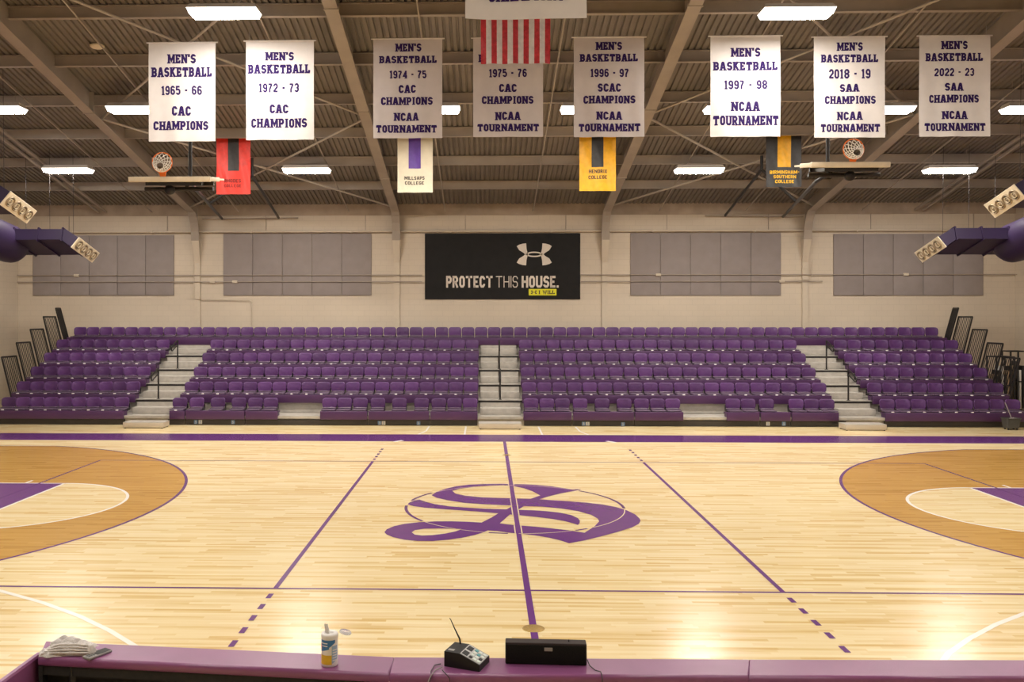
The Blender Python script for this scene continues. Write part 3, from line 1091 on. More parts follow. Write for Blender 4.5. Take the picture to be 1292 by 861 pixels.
# ================================================================ BLEACHER
YF = [10.72 + .84 * i for i in range(6)]
ZD = [.27 + .41 * i for i in range(6)]
BL = [-14.98, -11.13]
ML = [-9.75, -.70]
MR = [.62, 9.83]
BR = [11.03, 15.1]
BLOCKS = [BL, ML, MR, BR]
bl = thing('bleacher', 'purple and grey telescopic bleacher rising in six rows along the back wall', 'bleacher', (0, 10.72, 0))
O = Vector((0, 10.72, 0))


def bpart(mb, name, m, label=None):
    mb.v = [(x - O.x, y - O.y, z - O.z) for x, y, z in mb.v]
    return tag(mb.build(name, M[m], bl), label)


for i in range(6):
    yb_d = YF[i] + .90 if i < 5 else YB - .04
    d = MB().box((BL[0], YF[i] + .03, ZD[i] - .05), (BR[1], yb_d, ZD[i]))
    d.box((BL[0], YF[i] + .02, ZD[i] - .07), (BR[1], YF[i] + .05, ZD[i] + .002))
    bpart(d, 'deck', 'aluminium', 'grey row deck')
    # dark void behind / below each deck front
    r = MB().box((BL[0] + .02, YF[i] + .10, 0.0 if i == 0 else ZD[i - 1] + .002), (BR[1] - .02, YF[i] + .13, ZD[i] - .055))
    bpart(r, 'riser', 'aluminium')
for i in range(1, 6):
    z0, z1 = .17 + .41 * i, .425 + .41 * i
    for (x0, x1) in (BLOCKS if i < 5 else [(BL[0] + .12, BR[1] - .12)]):
        f = MB().bbox((x0, YF[i] - .03, z0), (x1, YF[i] + .015, z1), .012, seg=2)
        f.box((x0, YF[i] + .015, z1 - .05), (x1, YF[i] + .30, z1 - .02))
        f.box((x0, YF[i] + .05, ZD[i]), (x0 + .03, YF[i] + .28, z1 - .05))
        f.box((x1 - .03, YF[i] + .05, ZD[i]), (x1, YF[i] + .28, z1 - .05))
        bpart(f, 'fascia', 'fascia')
fx_ = lambda u: at_y(u, 524, YF[0]).x
PAN = [(214, 233.4), (234.7, 308.7), (309.8, 350.5), (404, 463.4), (465.2, 541.4), (543.0, 602.6), (660.4, 721.3), (723, 799.8), (801.2, 862), (916.6, 958), (959.8, 997), (998.8, 1058)]
PANX = [(BL[0], BL[1])] + [(fx_(a_), fx_(b_)) for a_, b_ in PAN] + [(BR[0], BR[1] + .1)]
for (x0, x1) in PANX:
    f = MB().bbox((x0, YF[0] - .04, .175), (x1, YF[0] + .01, .425), .012, seg=2)
    f.box((x0, YF[0] + .01, .375), (x1, YF[0] + .30, .405))
    for x in (x0 + .02, x1 - .05):
        f.box((x, YF[0] + .05, ZD[0]), (x + .03, YF[0] + .28, .375))
    bpart(f, 'fascia', 'fascia', 'lighter purple front row fascia panel')
KB = [BL[0] - .1, BL[1] + .02, None, ML[0] - .1, fx_(234), fx_(309.2), fx_(464.3), fx_(542.2), ML[1] - .01, None, MR[0] + .01, fx_(722.1), fx_(800.5), fx_(958.9), fx_(997.9), MR[1] + .12, None, BR[0] - .02, BR[1] + .1]
kbs = []
for a_, b_ in zip(KB[:-1], KB[1:]):
    if a_ is None or b_ is None:
        continue
    k = MB().box((a_ + .012, YF[0] + .04, .015), (b_ - .012, YF[0] + .07, .165))
    kbs.append((a_, b_, bpart(k, 'kickboard', 'dark')))
for u, v, c_ in ((247, 532.7, 'b'), (252.8, 532.7, 'w'), (294, 533, 'b'), (479, 534, 'b'), (484, 534, 'w'), (528, 534.2, 'b'), (736.4, 535, 'b'), (741.5, 535, 'w'), (786, 535.6, 'b'), (969, 535, 'w'), (989, 535, 'b')):
    p = at_y(u, v, YF[0] + .035)
    k = MB()
    k.box((p.x - .052, YF[0] + .032, p.z - .055), (p.x + .052, YF[0] + .038, p.z + .055), 0 if c_ == 'b' else 1)
    e = 1 if c_ == 'b' else 0
    # seated figure mark: head, trunk, lap, wheel
    k.box((p.x - .012, YF[0] + .029, p.z + .026), (p.x + .008, YF[0] + .032, p.z + .044), e)
    k.box((p.x - .010, YF[0] + .029, p.z - .010), (p.x + .006, YF[0] + .032, p.z + .022), e)
    k.box((p.x - .006, YF[0] + .029, p.z - .012), (p.x + .026, YF[0] + .032, p.z + .000), e)
    k.box((p.x - .028, YF[0] + .029, p.z - .042), (p.x + .016, YF[0] + .032, p.z - .030), e)
    k.v = [(x - O.x, y - O.y, z) for x, y, z in k.v]
    kb = [o for a2, b2, o in kbs if a2 - .1 <= p.x <= b2 + .1][0]
    tag(k.build('sticker', [M['sticker_blue'], M['sticker_white']], kb), 'blue wheelchair access sticker' if c_ == 'b' else 'white access sticker')
AISLES = [(BL[1], ML[0], 'left'), (ML[1], MR[0], 'centre'), (MR[1], BR[0], 'right')]
for x0, x1, nm in AISLES:
    for i in range(5):
        s = MB()
        x0a, x1a = x0 + .06, x1 - .06
        if nm == 'centre' and i in (1, 2, 3):
            rng = [(x0a, (x0 + x1) / 2 - .035), ((x0 + x1) / 2 + .035, x1a)]
        else:
            rng = [(x0a, x1a)]
        for xa, xb in rng:
            s.bbox((xa, YF[i] + .47, ZD[i]), (xb, YF[i] + .89, ZD[i] + .20), .01, seg=2)
            s.box((xa, YF[i] + .83, ZD[i] + .20), (xb, YF[i] + .88, ZD[i] + .345))
            s.box((xa, YF[i] + .466, ZD[i] + .155), (xb, YF[i] + .472, ZD[i] + .165))
        s2 = MB().box((x0 + .01, YF[i + 1] - .012, ZD[i + 1] - .075), (x1 - .01, YF[i + 1] + .02, ZD[i + 1] - .018))
        bpart(s2, 'nosing', 'black', 'black line under the aisle tread')
        bpart(s, 'aisle_step', 'aluminium', 'grey half step in the %s aisle' % nm)
# end closure panels
for x in (BL[0] - .02, BR[1] - .01):
    s = MB()
    for i in range(6):
        y1 = YF[i] + .84 if i < 5 else YB - .05
        s.box((x, YF[i] + .12, 0.02), (x + .03, y1, ZD[i] - .08))
    bpart(s, 'end_closure', 'dark')

# removable front step blocks
for (u0, u1, lab) in ((155, 206, 'beige step block on the floor in front of the left bleacher aisle'), (604, 658, 'beige step block on the floor in front of the centre bleacher aisle'), (1067, 1119, 'beige step block on the floor in front of the right bleacher aisle')):
    yq = 9.95
    x0, x1 = at_y(u0, 540, yq).x, at_y(u1, 540, yq).x
    t = thing('step_block', lab, 'step', ((x0 + x1) / 2, yq, 0), 'beige step blocks')
    hw = (x1 - x0) / 2
    MB().bbox((-hw, 0, .02), (hw, .022, .155), .008, seg=2).build('front_panel', M['step_beige'], t)
    MB().bbox((-hw, .0, .155), (hw, .5, .175), .008, seg=2).build('tread', M['aluminium'], t)
    for sx in (-1, 1):
        MB().box((sx * hw - .012 * (sx > 0) - .012 * (sx < 0) * 0, .02, .03), (sx * hw + .012 * (sx < 0), .48, .155)).build('side_panel', M['step_beige'], t)
    for sx in (-1, 1):
        for yy in (.04, .45):
            MB().lathe([(0, 0), (.025, 0), (.022, .03), (0, .03)], (sx * (hw - .05), yy, 0), 12).build('foot', M['black'], t)

# ---------------------------------------------------------------- seats
ORD = ['first', 'second', 'third', 'fourth', 'fifth', 'sixth', 'seventh', 'eighth', 'ninth', 'tenth', 'eleventh', 'twelfth', 'thirteenth', 'fourteenth', 'fifteenth', 'sixteenth', 'seventeenth', 'eighteenth', 'nineteenth', 'twentieth', 'twenty-first', 'twenty-second', 'twenty-third']
ROW = ['front', 'second', 'third', 'fourth', 'fifth', 'top']


def rrect(w, z0, z1, r, n=5):
    P = []
    for cx, cz, a0 in ((w / 2 - r, z0 + r, -90), (w / 2 - r, z1 - r, 0), (-w / 2 + r, z1 - r, 90), (-w / 2 + r, z0 + r, 180)):
        for k in range(n + 1):
            a = math.radians(a0 + 90 * k / n)
            P.append((cx + r * math.cos(a), cz + r * math.sin(a)))
    return P


def seat_back(mb, ox=0, oy=0, oz=0):
    w, z0, z1 = .438, .05, .345

    def ring(ins, y):
        sx, sz = (w - 2 * ins) / w, (z1 - z0 - 2 * ins) / (z1 - z0)
        zc = (z0 + z1) / 2
        R = []
        for x, z in rrect(w, z0, z1, .088):
            x2, z2 = x * sx, zc + (z - zc) * sz
            wid = 1.0 - .02 * (z1 - z2) / (z1 - z0)
            R.append((ox + x2 * wid, oy + y - .07 * (x2 / .21) ** 2 + .10 * (z2 - z0), oz + z2))
        return R
    rings = [ring(.012, .452), ring(0, .440), ring(0, .412), ring(.006, .400), ring(.02, .392), ring(.06, .388)]
    # front bulge
    n = len(rings[0])
    mb.loft([r[::-1] for r in rings], smooth=True, caps=False)
    for r, rev in ((rings[-1], 0), (rings[0], 1)):
        cx = sum(p[0] for p in r) / n
        cz = sum(p[2] for p in r) / n
        cyy = sum(p[1] for p in r) / n + (.028 if not rev else .026)
        c = (cx, cyy - .0, cz)
        vs = list(r) + [c]
        mb.add(vs, [((k + 1) % n, k, n) if rev else (k, (k + 1) % n, n) for k in range(n)], smooth=True)


def seat_pan(mb, ox=0, oy=0, oz=0):
    mb.bbox((ox - .205, oy + .03, oz + .0), (ox + .205, oy + .43, oz + .035), .016, seg=2)
    mb.bbox((ox - .205, oy + .335, oz + .03), (ox + .205, oy + .41, oz + .075), .02, seg=2)


def seat_bracket(mb, ox=0, oy=0, oz=0):
    for sx in (-.2, .2):
        mb.box((ox + sx - .012, oy + .28, oz - .03), (ox + sx + .012, oy + .47, oz + .04))
        mb.box((ox + sx - .012, oy + .435, oz + .0), (ox + sx + .012, oy + .475, oz + .16))
    mb.box((ox - .2, oy + .29, oz - .03), (ox + .2, oy + .33, oz - .005))


def make_seat():
    t = thing('stadium_seat', '', 'seat', (0, 0, 0), 'purple seats on the bleacher')
    m = MB()
    seat_back(m)
    m.build('backrest', M['seat'], t)
    m = MB()
    seat_pan(m)
    tag(m.build('seat', M['seat_pan'], t), 'purple seat pan greyed by a painted highlight')
    m = MB()
    seat_bracket(m)
    m.build('bracket', M['bracket'], t)
    m = MB()
    m.bbox((-.036, -.014, -.014), (.036, .03, .022), .006, seg=2)
    tag(m.build('number_plate', M['plate'], t), 'small white seat number plate')
    return t


proto = make_seat()
first = True


def place_seat(x, row, label, plate=True):
    global first
    if first:
        t = proto
        first = False
    else:
        t = proto.copy()
        COL.objects.link(t)
        for c in list(proto.children):
            if c.name.startswith('number_plate') and not plate:
                continue
            k = c.copy()
            COL.objects.link(k)
            k.parent = t
    t.location = (x, YF[row], .428 + .41 * row)
    t['label'] = label
    return t


BN = ['outer left block', 'left centre block', 'right centre block', 'outer right block']
NS = [9, 20, 20, 9]
for row in range(1, 5):
    for bi, (x0, x1) in enumerate(BLOCKS):
        n = NS[bi]
        off = (0.0, 0.0)
        for k in range(n):
            x = x0 + (x1 - x0) * (k + .5) / n
            place_seat(x, row, 'purple stadium seat, %s from left in %s row of %s' % (ORD[k], ROW[row], BN[bi]))
# front row, irregular
u2x = lambda u: at_y(u, 510, YF[0] + .42).x
MLU = [(200 + z * .18576) for z in (150, 265, 408, 550, 662, 766)] + [(400 + z * .20124) for z in (81, 175, 273, 383, 518, 656, 764, 863, 960)]
MRU = [(600 + z * .20124) for z in (347, 446, 543, 654, 792, 930, 1039, 1137, 1233)] + [(820 + z * .20124) for z in (517, 613, 727, 912, 1009, 1105)]
for bi, (x0, x1) in ((0, BL), (3, BR)):
    for k in range(9):
        x = x0 + (x1 - x0) * (k + .5) / 9
        place_seat(x, 0, 'purple stadium seat, %s from left in front row of %s' % (ORD[k], BN[bi]))
for bi, U in ((1, MLU), (2, MRU)):
    for k, u in enumerate(U):
        place_seat(u2x(u), 0, 'purple stadium seat, %s from left in front row of %s' % (ORD[k], BN[bi]), plate=(bi == 1 and k == 0))
# top row: the twenty in the middle one by one, the rest as one mass
TX0, TX1, TN = -14.79, 14.88, 66
w = (TX1 - TX0) / TN
mid = range(22, 42)
rest = MB()
rb, rs = MB(), MB()
for k in range(TN):
    x = TX0 + (k + .5) * w
    if k in mid:
        j = k - 22
        if j < 10:
            lab = 'purple stadium seat in top row, %s left of the centre aisle line' % ORD[9 - j]
        else:
            lab = 'purple stadium seat in top row, %s right of the centre aisle line' % ORD[j - 10]
        place_seat(x, 5, lab, plate=False)
    else:
        seat_back(rest, x, YF[5], .428 + 2.05)
        seat_pan(rs, x, YF[5], .428 + 2.05)
        seat_bracket(rb, x, YF[5], .428 + 2.05)
n0 = len(rest.f)
o_ = len(rest.v)
rest.v += rs.v
rest.f += [tuple(i + o_ for i in f) for f in rs.f]
rest.mi += [1] * len(rs.f)
rest.sm += rs.sm
o_ = len(rest.v)
rest.v += rb.v
rest.f += [tuple(i + o_ for i in f) for f in rb.f]
rest.mi += [2] * len(rb.f)
rest.sm += rb.sm
st = rest.build('stadium_seats', [M['seat'], M['seat_pan'], M['bracket']])
tag(st, 'purple seats filling the left and right stretches of the top row', 'seats', kind='stuff')

# ---------------------------------------------------------------- handrails and end guard rails
for (x, nm, sx) in ((-10.64, 'left', 0), (-.04, 'centre', 0), (10.55, 'right', 0)):
    for i, wd in ((1, 'lower'), (3, 'upper')):
        yp = YF[i] + .12
        t = thing('aisle_handrail', '%s black looped handrail standing in the %s bleacher aisle' % (wd, nm), 'handrail', (x, yp, ZD[i]), 'aisle handrails')
        xo = {'left': .17, 'centre': 0, 'right': -.17}[nm]
        MB().tube([(xo, 0, 0), (xo, 0, .93)], .024, 10).build('post', M['black'], t)
        MB().lathe([(.0, .012), (.055, .012), (.055, 0)], (xo, 0, 0), 14).build('base_flange', M['black'], t)
        lp = [(xo, 0, .92), (xo, -.10, .90), (xo, -.48, .75), (xo, -.55, .71), (xo, -.57, .66), (xo, -.54, .60), (xo, -.47, .60), (xo, 0, .77)]
        MB().tube(lp, .02, 8).build('loop', M['black'], t)

GR = ['second', 'third', 'fourth', 'fifth', 'top']
for s_, side in ((-1, 'left'), (1, 'right')):
    for i in range(1, 6):
        xb = BL[0] + .05 if s_ < 0 else BR[1] - .06
        y0, y1 = YF[i] - .02, YF[i] + .80
        if i == 5:
            y1 = YF[i] + .30
        zb, zt = ZD[i] + .02, ZD[i] + (1.27 if i < 5 else 1.15)
        t = thing('guard_rail', 'black picket guard rail leaning outward at the %s end of the %s row' % (side, GR[i - 1]), 'guard rail', (xb, y0, ZD[i]), 'black guard rails at the bleacher ends')
        lean = .31 * s_
        P = lambda f, g: Vector((lean * g, (y1 - y0) * f, .02 + g * (zt - zb)))
        fr = MB()
        fr.bar(P(0, 0), P(0, 1), .04, .04)
        fr.bar(P(1, 0), P(1, 1), .04, .04)
        fr.bar(P(0, 1), P(1, 1), .04, .05)
        fr.bar(P(0, .05), P(1, .05), .03, .03)
        fr.build('frame', M['black'], t)
        for k in range(1, 8):
            MB().bar(P(k / 8, .05), P(k / 8, 1), .017, .017).build('picket', M['black'], t)

# ================================================================ CEILING LIGHTS
lm = None


def light(x, y, z, label):
    t = thing('ceiling_light', label, 'light', (x, y, z), 'long white high bay lights under the roof')
    h = MB()
    L, Wd = .71, .25
    # housing with sloped ends
    h.add([(-L + .05, -Wd * .6, .14), (L - .05, -Wd * .6, .14), (L - .05, Wd * .6, .14), (-L + .05, Wd * .6, .14), (-L, -Wd, .03), (L, -Wd, .03), (L, Wd, .03), (-L, Wd, .03)],
          [(0, 1, 2, 3), (0, 4, 5, 1), (1, 5, 6, 2), (2, 6, 7, 3), (3, 7, 4, 0), (7, 6, 5, 4)])
    h.build('housing', M['light_house'], t)
    d = MB()
    d.add([(-L + .01, -Wd + .01, .03), (L - .01, -Wd + .01, .03), (L - .01, Wd - .01, .03), (-L + .01, Wd - .01, .03), (-L + .05, -Wd + .05, -.07), (L - .05, -Wd + .05, -.07), (L - .05, Wd - .05, -.07), (-L + .05, Wd - .05, -.07)],
          [(4, 7, 6, 5)])
    d.add(d.v[:8], [(0, 1, 5, 4), (1, 2, 6, 5), (2, 3, 7, 6), (3, 0, 4, 7)], 1)
    tag(d.build('diffuser', [LAMP, LAMP_SIDE], t), 'glowing white diffuser')
    zt = deck_z(y) - .28 - z
    for sx in (-.5, .5):
        if zt > .14:
            MB().tube([(sx, 0, .13), (sx, 0, zt + .2)], .006, 5).build('hanger', M['steel'], t)
    return t


LROWS = [(2.85, 16, [(283, 'light above the two leftmost white banners'), (1005, 'light above the 1997 - 98 and 2018 - 19 banners')]),
         (7.25, 138, [(-5, 'light cut off by the left edge at mid roof'), (172, 'light half hidden behind the 1965 - 66 banner'), (358, 'light hidden behind the 1972 - 73 banner'), (545, 'light behind the 1974 - 75 banner'), (743, 'light behind the 1996 - 97 banner'), (925, 'light behind the 1997 - 98 banner'), (1115, 'light behind the 2018 - 19 banner'), (1303, 'light cut off by the right edge at mid roof')]),
         (11.4, 215, [(86, 'far light above the left purple duct'), (387, 'far light between the red pennant and the cream pennant'), (882, 'far light between the yellow pennant and the black pennant'), (1198, 'far light right of the right basketball hoop')])]
for Y, v, L in LROWS:
    for u, lab in L:
        p = at_y(u, v, Y)
        light(p.x, Y, p.z, 'long white ' + lab)
for Y in (-1.4, -6.0, -11.0):  # fixture rows out of view, added for illumination
    for x in ((-14.5, -6.0, 6.5, 15.0) if Y > -2 else (-13, -5, 5, 13)):
        light(x, Y, deck_z(Y) - .6, 'added unseen white light over the near half of the court')

# ================================================================ BANNERS
Z1 = 330 / 1292.0
zm = {1: (0, 0, Z1), 2: (300, 0, Z1), 3: (560, 0, Z1), 4: (860, 0, 432 / 1292.0)}
BAN = [
    (1, 735, 1065, 212, 698, '1965 - 66', [("MEN'S", 830, 968, 268, 315), ('BASKETBALL', 750, 1048, 332, 382), ('1965 - 66', 797, 997, 424, 470), ('CAC', 850, 943, 525, 572), ('CHAMPIONS', 758, 1028, 598, 643)], 'cloth_white'),
    (2, 40, 376, 203, 690, '1972 - 73', [("MEN'S", 138, 277, 257, 300), ('BASKETBALL', 52, 358, 318, 365), ('1972 - 73', 105, 303, 412, 458), ('CAC', 158, 250, 517, 560), ('CHAMPIONS', 66, 343, 585, 632)], 'cloth_white'),
    (2, 670, 1010, 193, 682, '1974 - 75', [("MEN'S", 780, 907, 215, 255), ('BASKETBALL', 700, 983, 275, 313), ('1974 - 75', 750, 932, 348, 388), ('CAC', 795, 880, 420, 460), ('CHAMPIONS', 708, 963, 480, 520), ('NCAA', 773, 893, 558, 598), ('TOURNAMENT', 684, 983, 618, 657)], 'cloth_dimmed'),
    (3, 145, 490, 188, 676, '1975 - 76', [("MEN'S", 255, 378, 208, 248), ('BASKETBALL', 173, 460, 268, 308), ('1975 - 76', 223, 410, 340, 382), ('CAC', 273, 360, 415, 455), ('CHAMPIONS', 188, 443, 474, 514), ('NCAA', 255, 378, 553, 594), ('TOURNAMENT', 166, 470, 612, 650)], 'cloth_dimmed'),
    (3, 642, 990, 185, 676, '1996 - 97', [("MEN'S", 752, 880, 207, 248), ('BASKETBALL', 673, 958, 266, 306), ('1996 - 97', 724, 914, 340, 382), ('SCAC', 760, 875, 413, 454), ('CHAMPIONS', 690, 946, 472, 512), ('NCAA', 755, 880, 551, 592), ('TOURNAMENT', 667, 970, 610, 650)], 'cloth_dimmed'),
    (4, 109, 373, 137, 515, '1997 - 98', [("MEN'S", 187, 297, 180, 215), ('BASKETBALL', 120, 362, 232, 267), ('1997 - 98', 160, 322, 303, 338), ('NCAA', 187, 294, 384, 420), ('TOURNAMENT', 119, 366, 436, 474)], 'cloth_white'),
    (4, 499, 768, 140, 519, '2018 - 19', [("MEN'S", 587, 683, 160, 192), ('BASKETBALL', 527, 742, 205, 236), ('2018 - 19', 556, 713, 260, 297), ('SAA', 598, 669, 317, 347), ('CHAMPIONS', 540, 732, 362, 393), ('NCAA', 587, 680, 422, 454), ('TOURNAMENT', 524, 748, 468, 499)], 'cloth_white'),
    (4, 896, 1164, 136, 515, '2022 - 23', [("MEN'S", 980, 1078, 155, 187), ('BASKETBALL', 921, 1136, 200, 232), ('2022 - 23', 954, 1104, 257, 288), ('SAA', 993, 1063, 313, 343), ('CHAMPIONS', 935, 1123, 357, 388), ('NCAA', 984, 1078, 419, 450), ('TOURNAMENT', 916, 1147, 464, 495)], 'cloth_white'),
]


def cloth(w, h, fy, nx=20, ny=28, stripes=None, shape=None):
    """hanging sheet, top at z=0, both faces; stripes(x,z)->material index"""
    mb = MB()
    for off, rev in ((-.002, 0), (.002, 1)):
        vs = []
        for j in range(ny + 1):
            for i in range(nx + 1):
                x, z = w * i / nx, -h * j / ny
                xs, zs = shape(x, z) if shape else (x, z)
                vs.append((xs, fy(x, z) + off, zs))
        o = len(mb.v)
        mb.v += vs
        for j in range(ny):
            for i in range(nx):
                q = [j * (nx + 1) + i, j * (nx + 1) + i + 1, (j + 1) * (nx + 1) + i + 1, (j + 1) * (nx + 1) + i]
                q = q if rev else q[::-1]
                mb.f.append(tuple(k + o for k in q))
                mb.mi.append(stripes((i + .5) * w / nx, (j + .5) * h / ny) if stripes else 0)
                mb.sm.append(True)
    return mb


def hang(t, w, y, ztop):
    """rod and cords up to the steel"""
    MB().tube([(-.05, 0, .0), (w + .05, 0, .0)], .016, 8).build('rod', M['cloth_white'], t)
    for x in (.08, w - .08):
        zt = deck_z(y) - .28 - ztop
        MB().tube([(x, 0, .01), (x, 0, max(.05, zt))], .005, 5).build('cord', M['cable_grey'], t)


YBN = 4.35
for bi, (zi, x0, x1, y0, y1, yr, lines, cm) in enumerate(BAN):
    ox, oy, sc = zm[zi]
    conv = lambda x, y: at_y(ox + x * sc, oy + y * sc, YBN)
    a, b = conv(x0, y0), conv(x1, y1)
    w, h = b.x - a.x, a.z - b.z
    ph = bi * 1.7

    def fy(x, z, ph=ph):
        k = min(1.0, -z / h + .1)
        return k * (.012 * math.sin(x * 7 + ph) + .010 * math.sin(x * 13 + z * 1.5 + ph * 2)) + .008 * math.sin(z * 3 + ph)
    t = thing('championship_banner', "white banner with purple lettering for the men's basketball season %s" % yr, 'banner', (a.x, YBN, a.z), 'white championship banners')
    cloth(w, h, fy).build('cloth', M[cm], t)
    for txt, xa, xb, ya, yb in lines:
        mb = MB()
        p, q = conv(xa, yb), conv(xb, ya)
        for f in text_quads(txt, p.x - a.x, q.x - a.x, p.z - a.z, q.z - a.z, t=.23, serif=True, gap=.085):
            mb.add([(pt[0], fy(pt[0], pt[1]) - .006, pt[1]) for pt in f], [tuple(range(len(f)))])
        mb.build('lettering', M['ink_purple'], t)
    hang(t, w, YBN, a.z)

# big banner at the top edge, nearer
YC = -3.8
a, b = at_y(587, -140, YC), at_y(740.5, 22, YC)
w, h = b.x - a.x, a.z - b.z
fy3 = lambda x, z: .02 * math.sin(x * 5) * min(1, -z) + .01 * math.sin(z * 4)
t = thing('championship_banner', 'brightest white banner at the top edge with only the word CHAMPIONS in view', 'banner', (a.x, YC, a.z), 'white championship banners')
cloth(w, h, fy3, shape=lambda x, z: (x, z + (.012 if z > -h * .98 else .0) - .02 * math.sin(PI * x / w) * (-z / h))).build('cloth', M['cloth_white'], t)
mb = MB()
p, q = at_y(560 + 220 * Z1, 7 * Z1, YC), at_y(560 + 596 * Z1, -55 * Z1, YC)
for f in text_quads('CHAMPIONS', p.x - a.x, q.x - a.x, p.z - a.z, q.z - a.z, t=.23, serif=True, gap=.085):
    mb.add([(pt[0], fy3(*pt) - .006, pt[1]) for pt in f], [tuple(range(len(f)))])
mb.build('lettering', M['ink_purple'], t)
hang(t, w, YC, a.z)

# national flag hung stripes-down
YG = 1.2
a, b = at_y(606, -70, YG), at_y(695, 80, YG)
w, h = b.x - a.x, a.z - b.z
t = thing('national_flag', 'red and white striped national flag hanging below the top white banner', 'flag', (a.x, YG, a.z))


def fl_y(x, z):
    return .02 * math.sin(x * 14 + z * 2) * min(1, .3 - z / h) + .008 * math.sin(x * 31 + z * 9) + .006 * math.sin(z * 13 - x * 20)


def fl_m(x, d):
    if d < h * .40 and x < w * 7 / 13:
        return 2
    return int(x / (w / 13)) % 2


cloth(w, h, fl_y, 52, 60, fl_m, shape=lambda x, z: (x + .012 * (-z / h) * (1 - 2 * x / w), z)).build('cloth', [M['flag_red'], M['flag_white'], M['flag_blue']], t)
mb = MB()
for r in range(9):
    for c in range(6 if r % 2 == 0 else 5):
        cx = w * 7 / 13 * (r + 1) / 10
        cz = -h * .40 * ((c + .5) / 6 if r % 2 == 0 else (c + 1) / 6)
        P = [(cx + (.022 if k % 2 == 0 else .009) * math.sin(k * PI / 5), cz + (.022 if k % 2 == 0 else .009) * math.cos(k * PI / 5)) for k in range(10)]
        for k in range(10):
            q = [(cx, cz), P[(k + 1) % 10], P[k]]
            mb.add([(x_, fl_y(x_, z_) - .006, z_) for x_, z_ in q], [(0, 1, 2)])
mb.build('stars', M['flag_white'], t)
hang(t, w, YG, a.z)

# college pennants further back
YP = 10.35
PEN = [
    ('red', 273.2, 316.2, 171.8, 245.2, 'cloth_red', 'cloth_black', (287.8, 301.5, 215.7), 'ink_red', [('RHODES', 283, 304, 226, 230.5), ('COLLEGE', 282.5, 304.5, 232.5, 236.5)], 'red satin pennant with a black stripe'),
    ('cream', 501.5, 546, 172, 243, 'cloth_cream', 'cloth_violet', (515.6, 530.9, 212.8), 'ink_black', [('MILLSAPS', 510.5, 535.7, 222.6, 227.2), ('COLLEGE', 511, 535.1, 229, 233.3)], 'cream pennant with a violet stripe'),
    ('yellow', 731, 777, 171, 241, 'cloth_gold', 'cloth_black', (746.5, 761.3, 211), 'ink_black', [('HENDRIX', 743, 766, 213.8, 218.6), ('COLLEGE', 742.5, 766, 221.5, 226)], 'golden yellow pennant with a black stripe'),
    ('black', 966.5, 1011, 164.6, 236, 'cloth_black', 'cloth_gold', (981, 998, 211), 'ink_gold', [('BIRMINGHAM-', 971.5, 1008, 215, 219.5), ('SOUTHERN', 976, 1004.5, 221, 225.2), ('COLLEGE', 978, 1002, 227, 231.2)], 'black pennant with a yellow stripe'),
]
for i, (nm, u0, u1, v0, v1, cm, sm_, (s0, s1, sv), ink, lines, lab) in enumerate(PEN):
    a, b = at_y(u0, v0, YP), at_y(u1, v1, YP)
    w, h = b.x - a.x, a.z - b.z
    p0, p1 = at_y(s0, sv, YP), at_y(s1, sv, YP)
    X0, X1, ZB = p0.x - a.x, p1.x - a.x, a.z - p0.z
    ph = i * 2.1

    def fp(x, z, ph=ph):
        return (.015 * math.sin(x * 11 + ph) + .01 * math.sin(x * 19 + z * 6 + ph)) * min(1, .25 - z)
    t = thing('college_pennant', lab + ' hanging under the roof', 'pennant', (a.x, YP, a.z), 'college pennants')
    cloth(w, h, fp, 24, 30).build('cloth', M[cm], t)
    st_ = cloth(X1 - X0, ZB, lambda x, z: fp(x + X0, z) - .006, 8, 20)
    st_.v = [(x + X0, y, z) for x, y, z in st_.v]
    st_.build('stripe', M[sm_], t)
    for txt, xa, xb, ya, yb in lines:
        mb = MB()
        p, q = at_y(xa, yb, YP), at_y(xb, ya, YP)
        for f in text_quads(txt, p.x - a.x, q.x - a.x, p.z - a.z, q.z - a.z, t=.19, serif=False, gap=.10):
            mb.add([(pt[0], fp(*pt) - .007, pt[1]) for pt in f], [tuple(range(len(f)))])
        mb.build('lettering', M[ink], t)
    hang(t, w, YP, a.z)

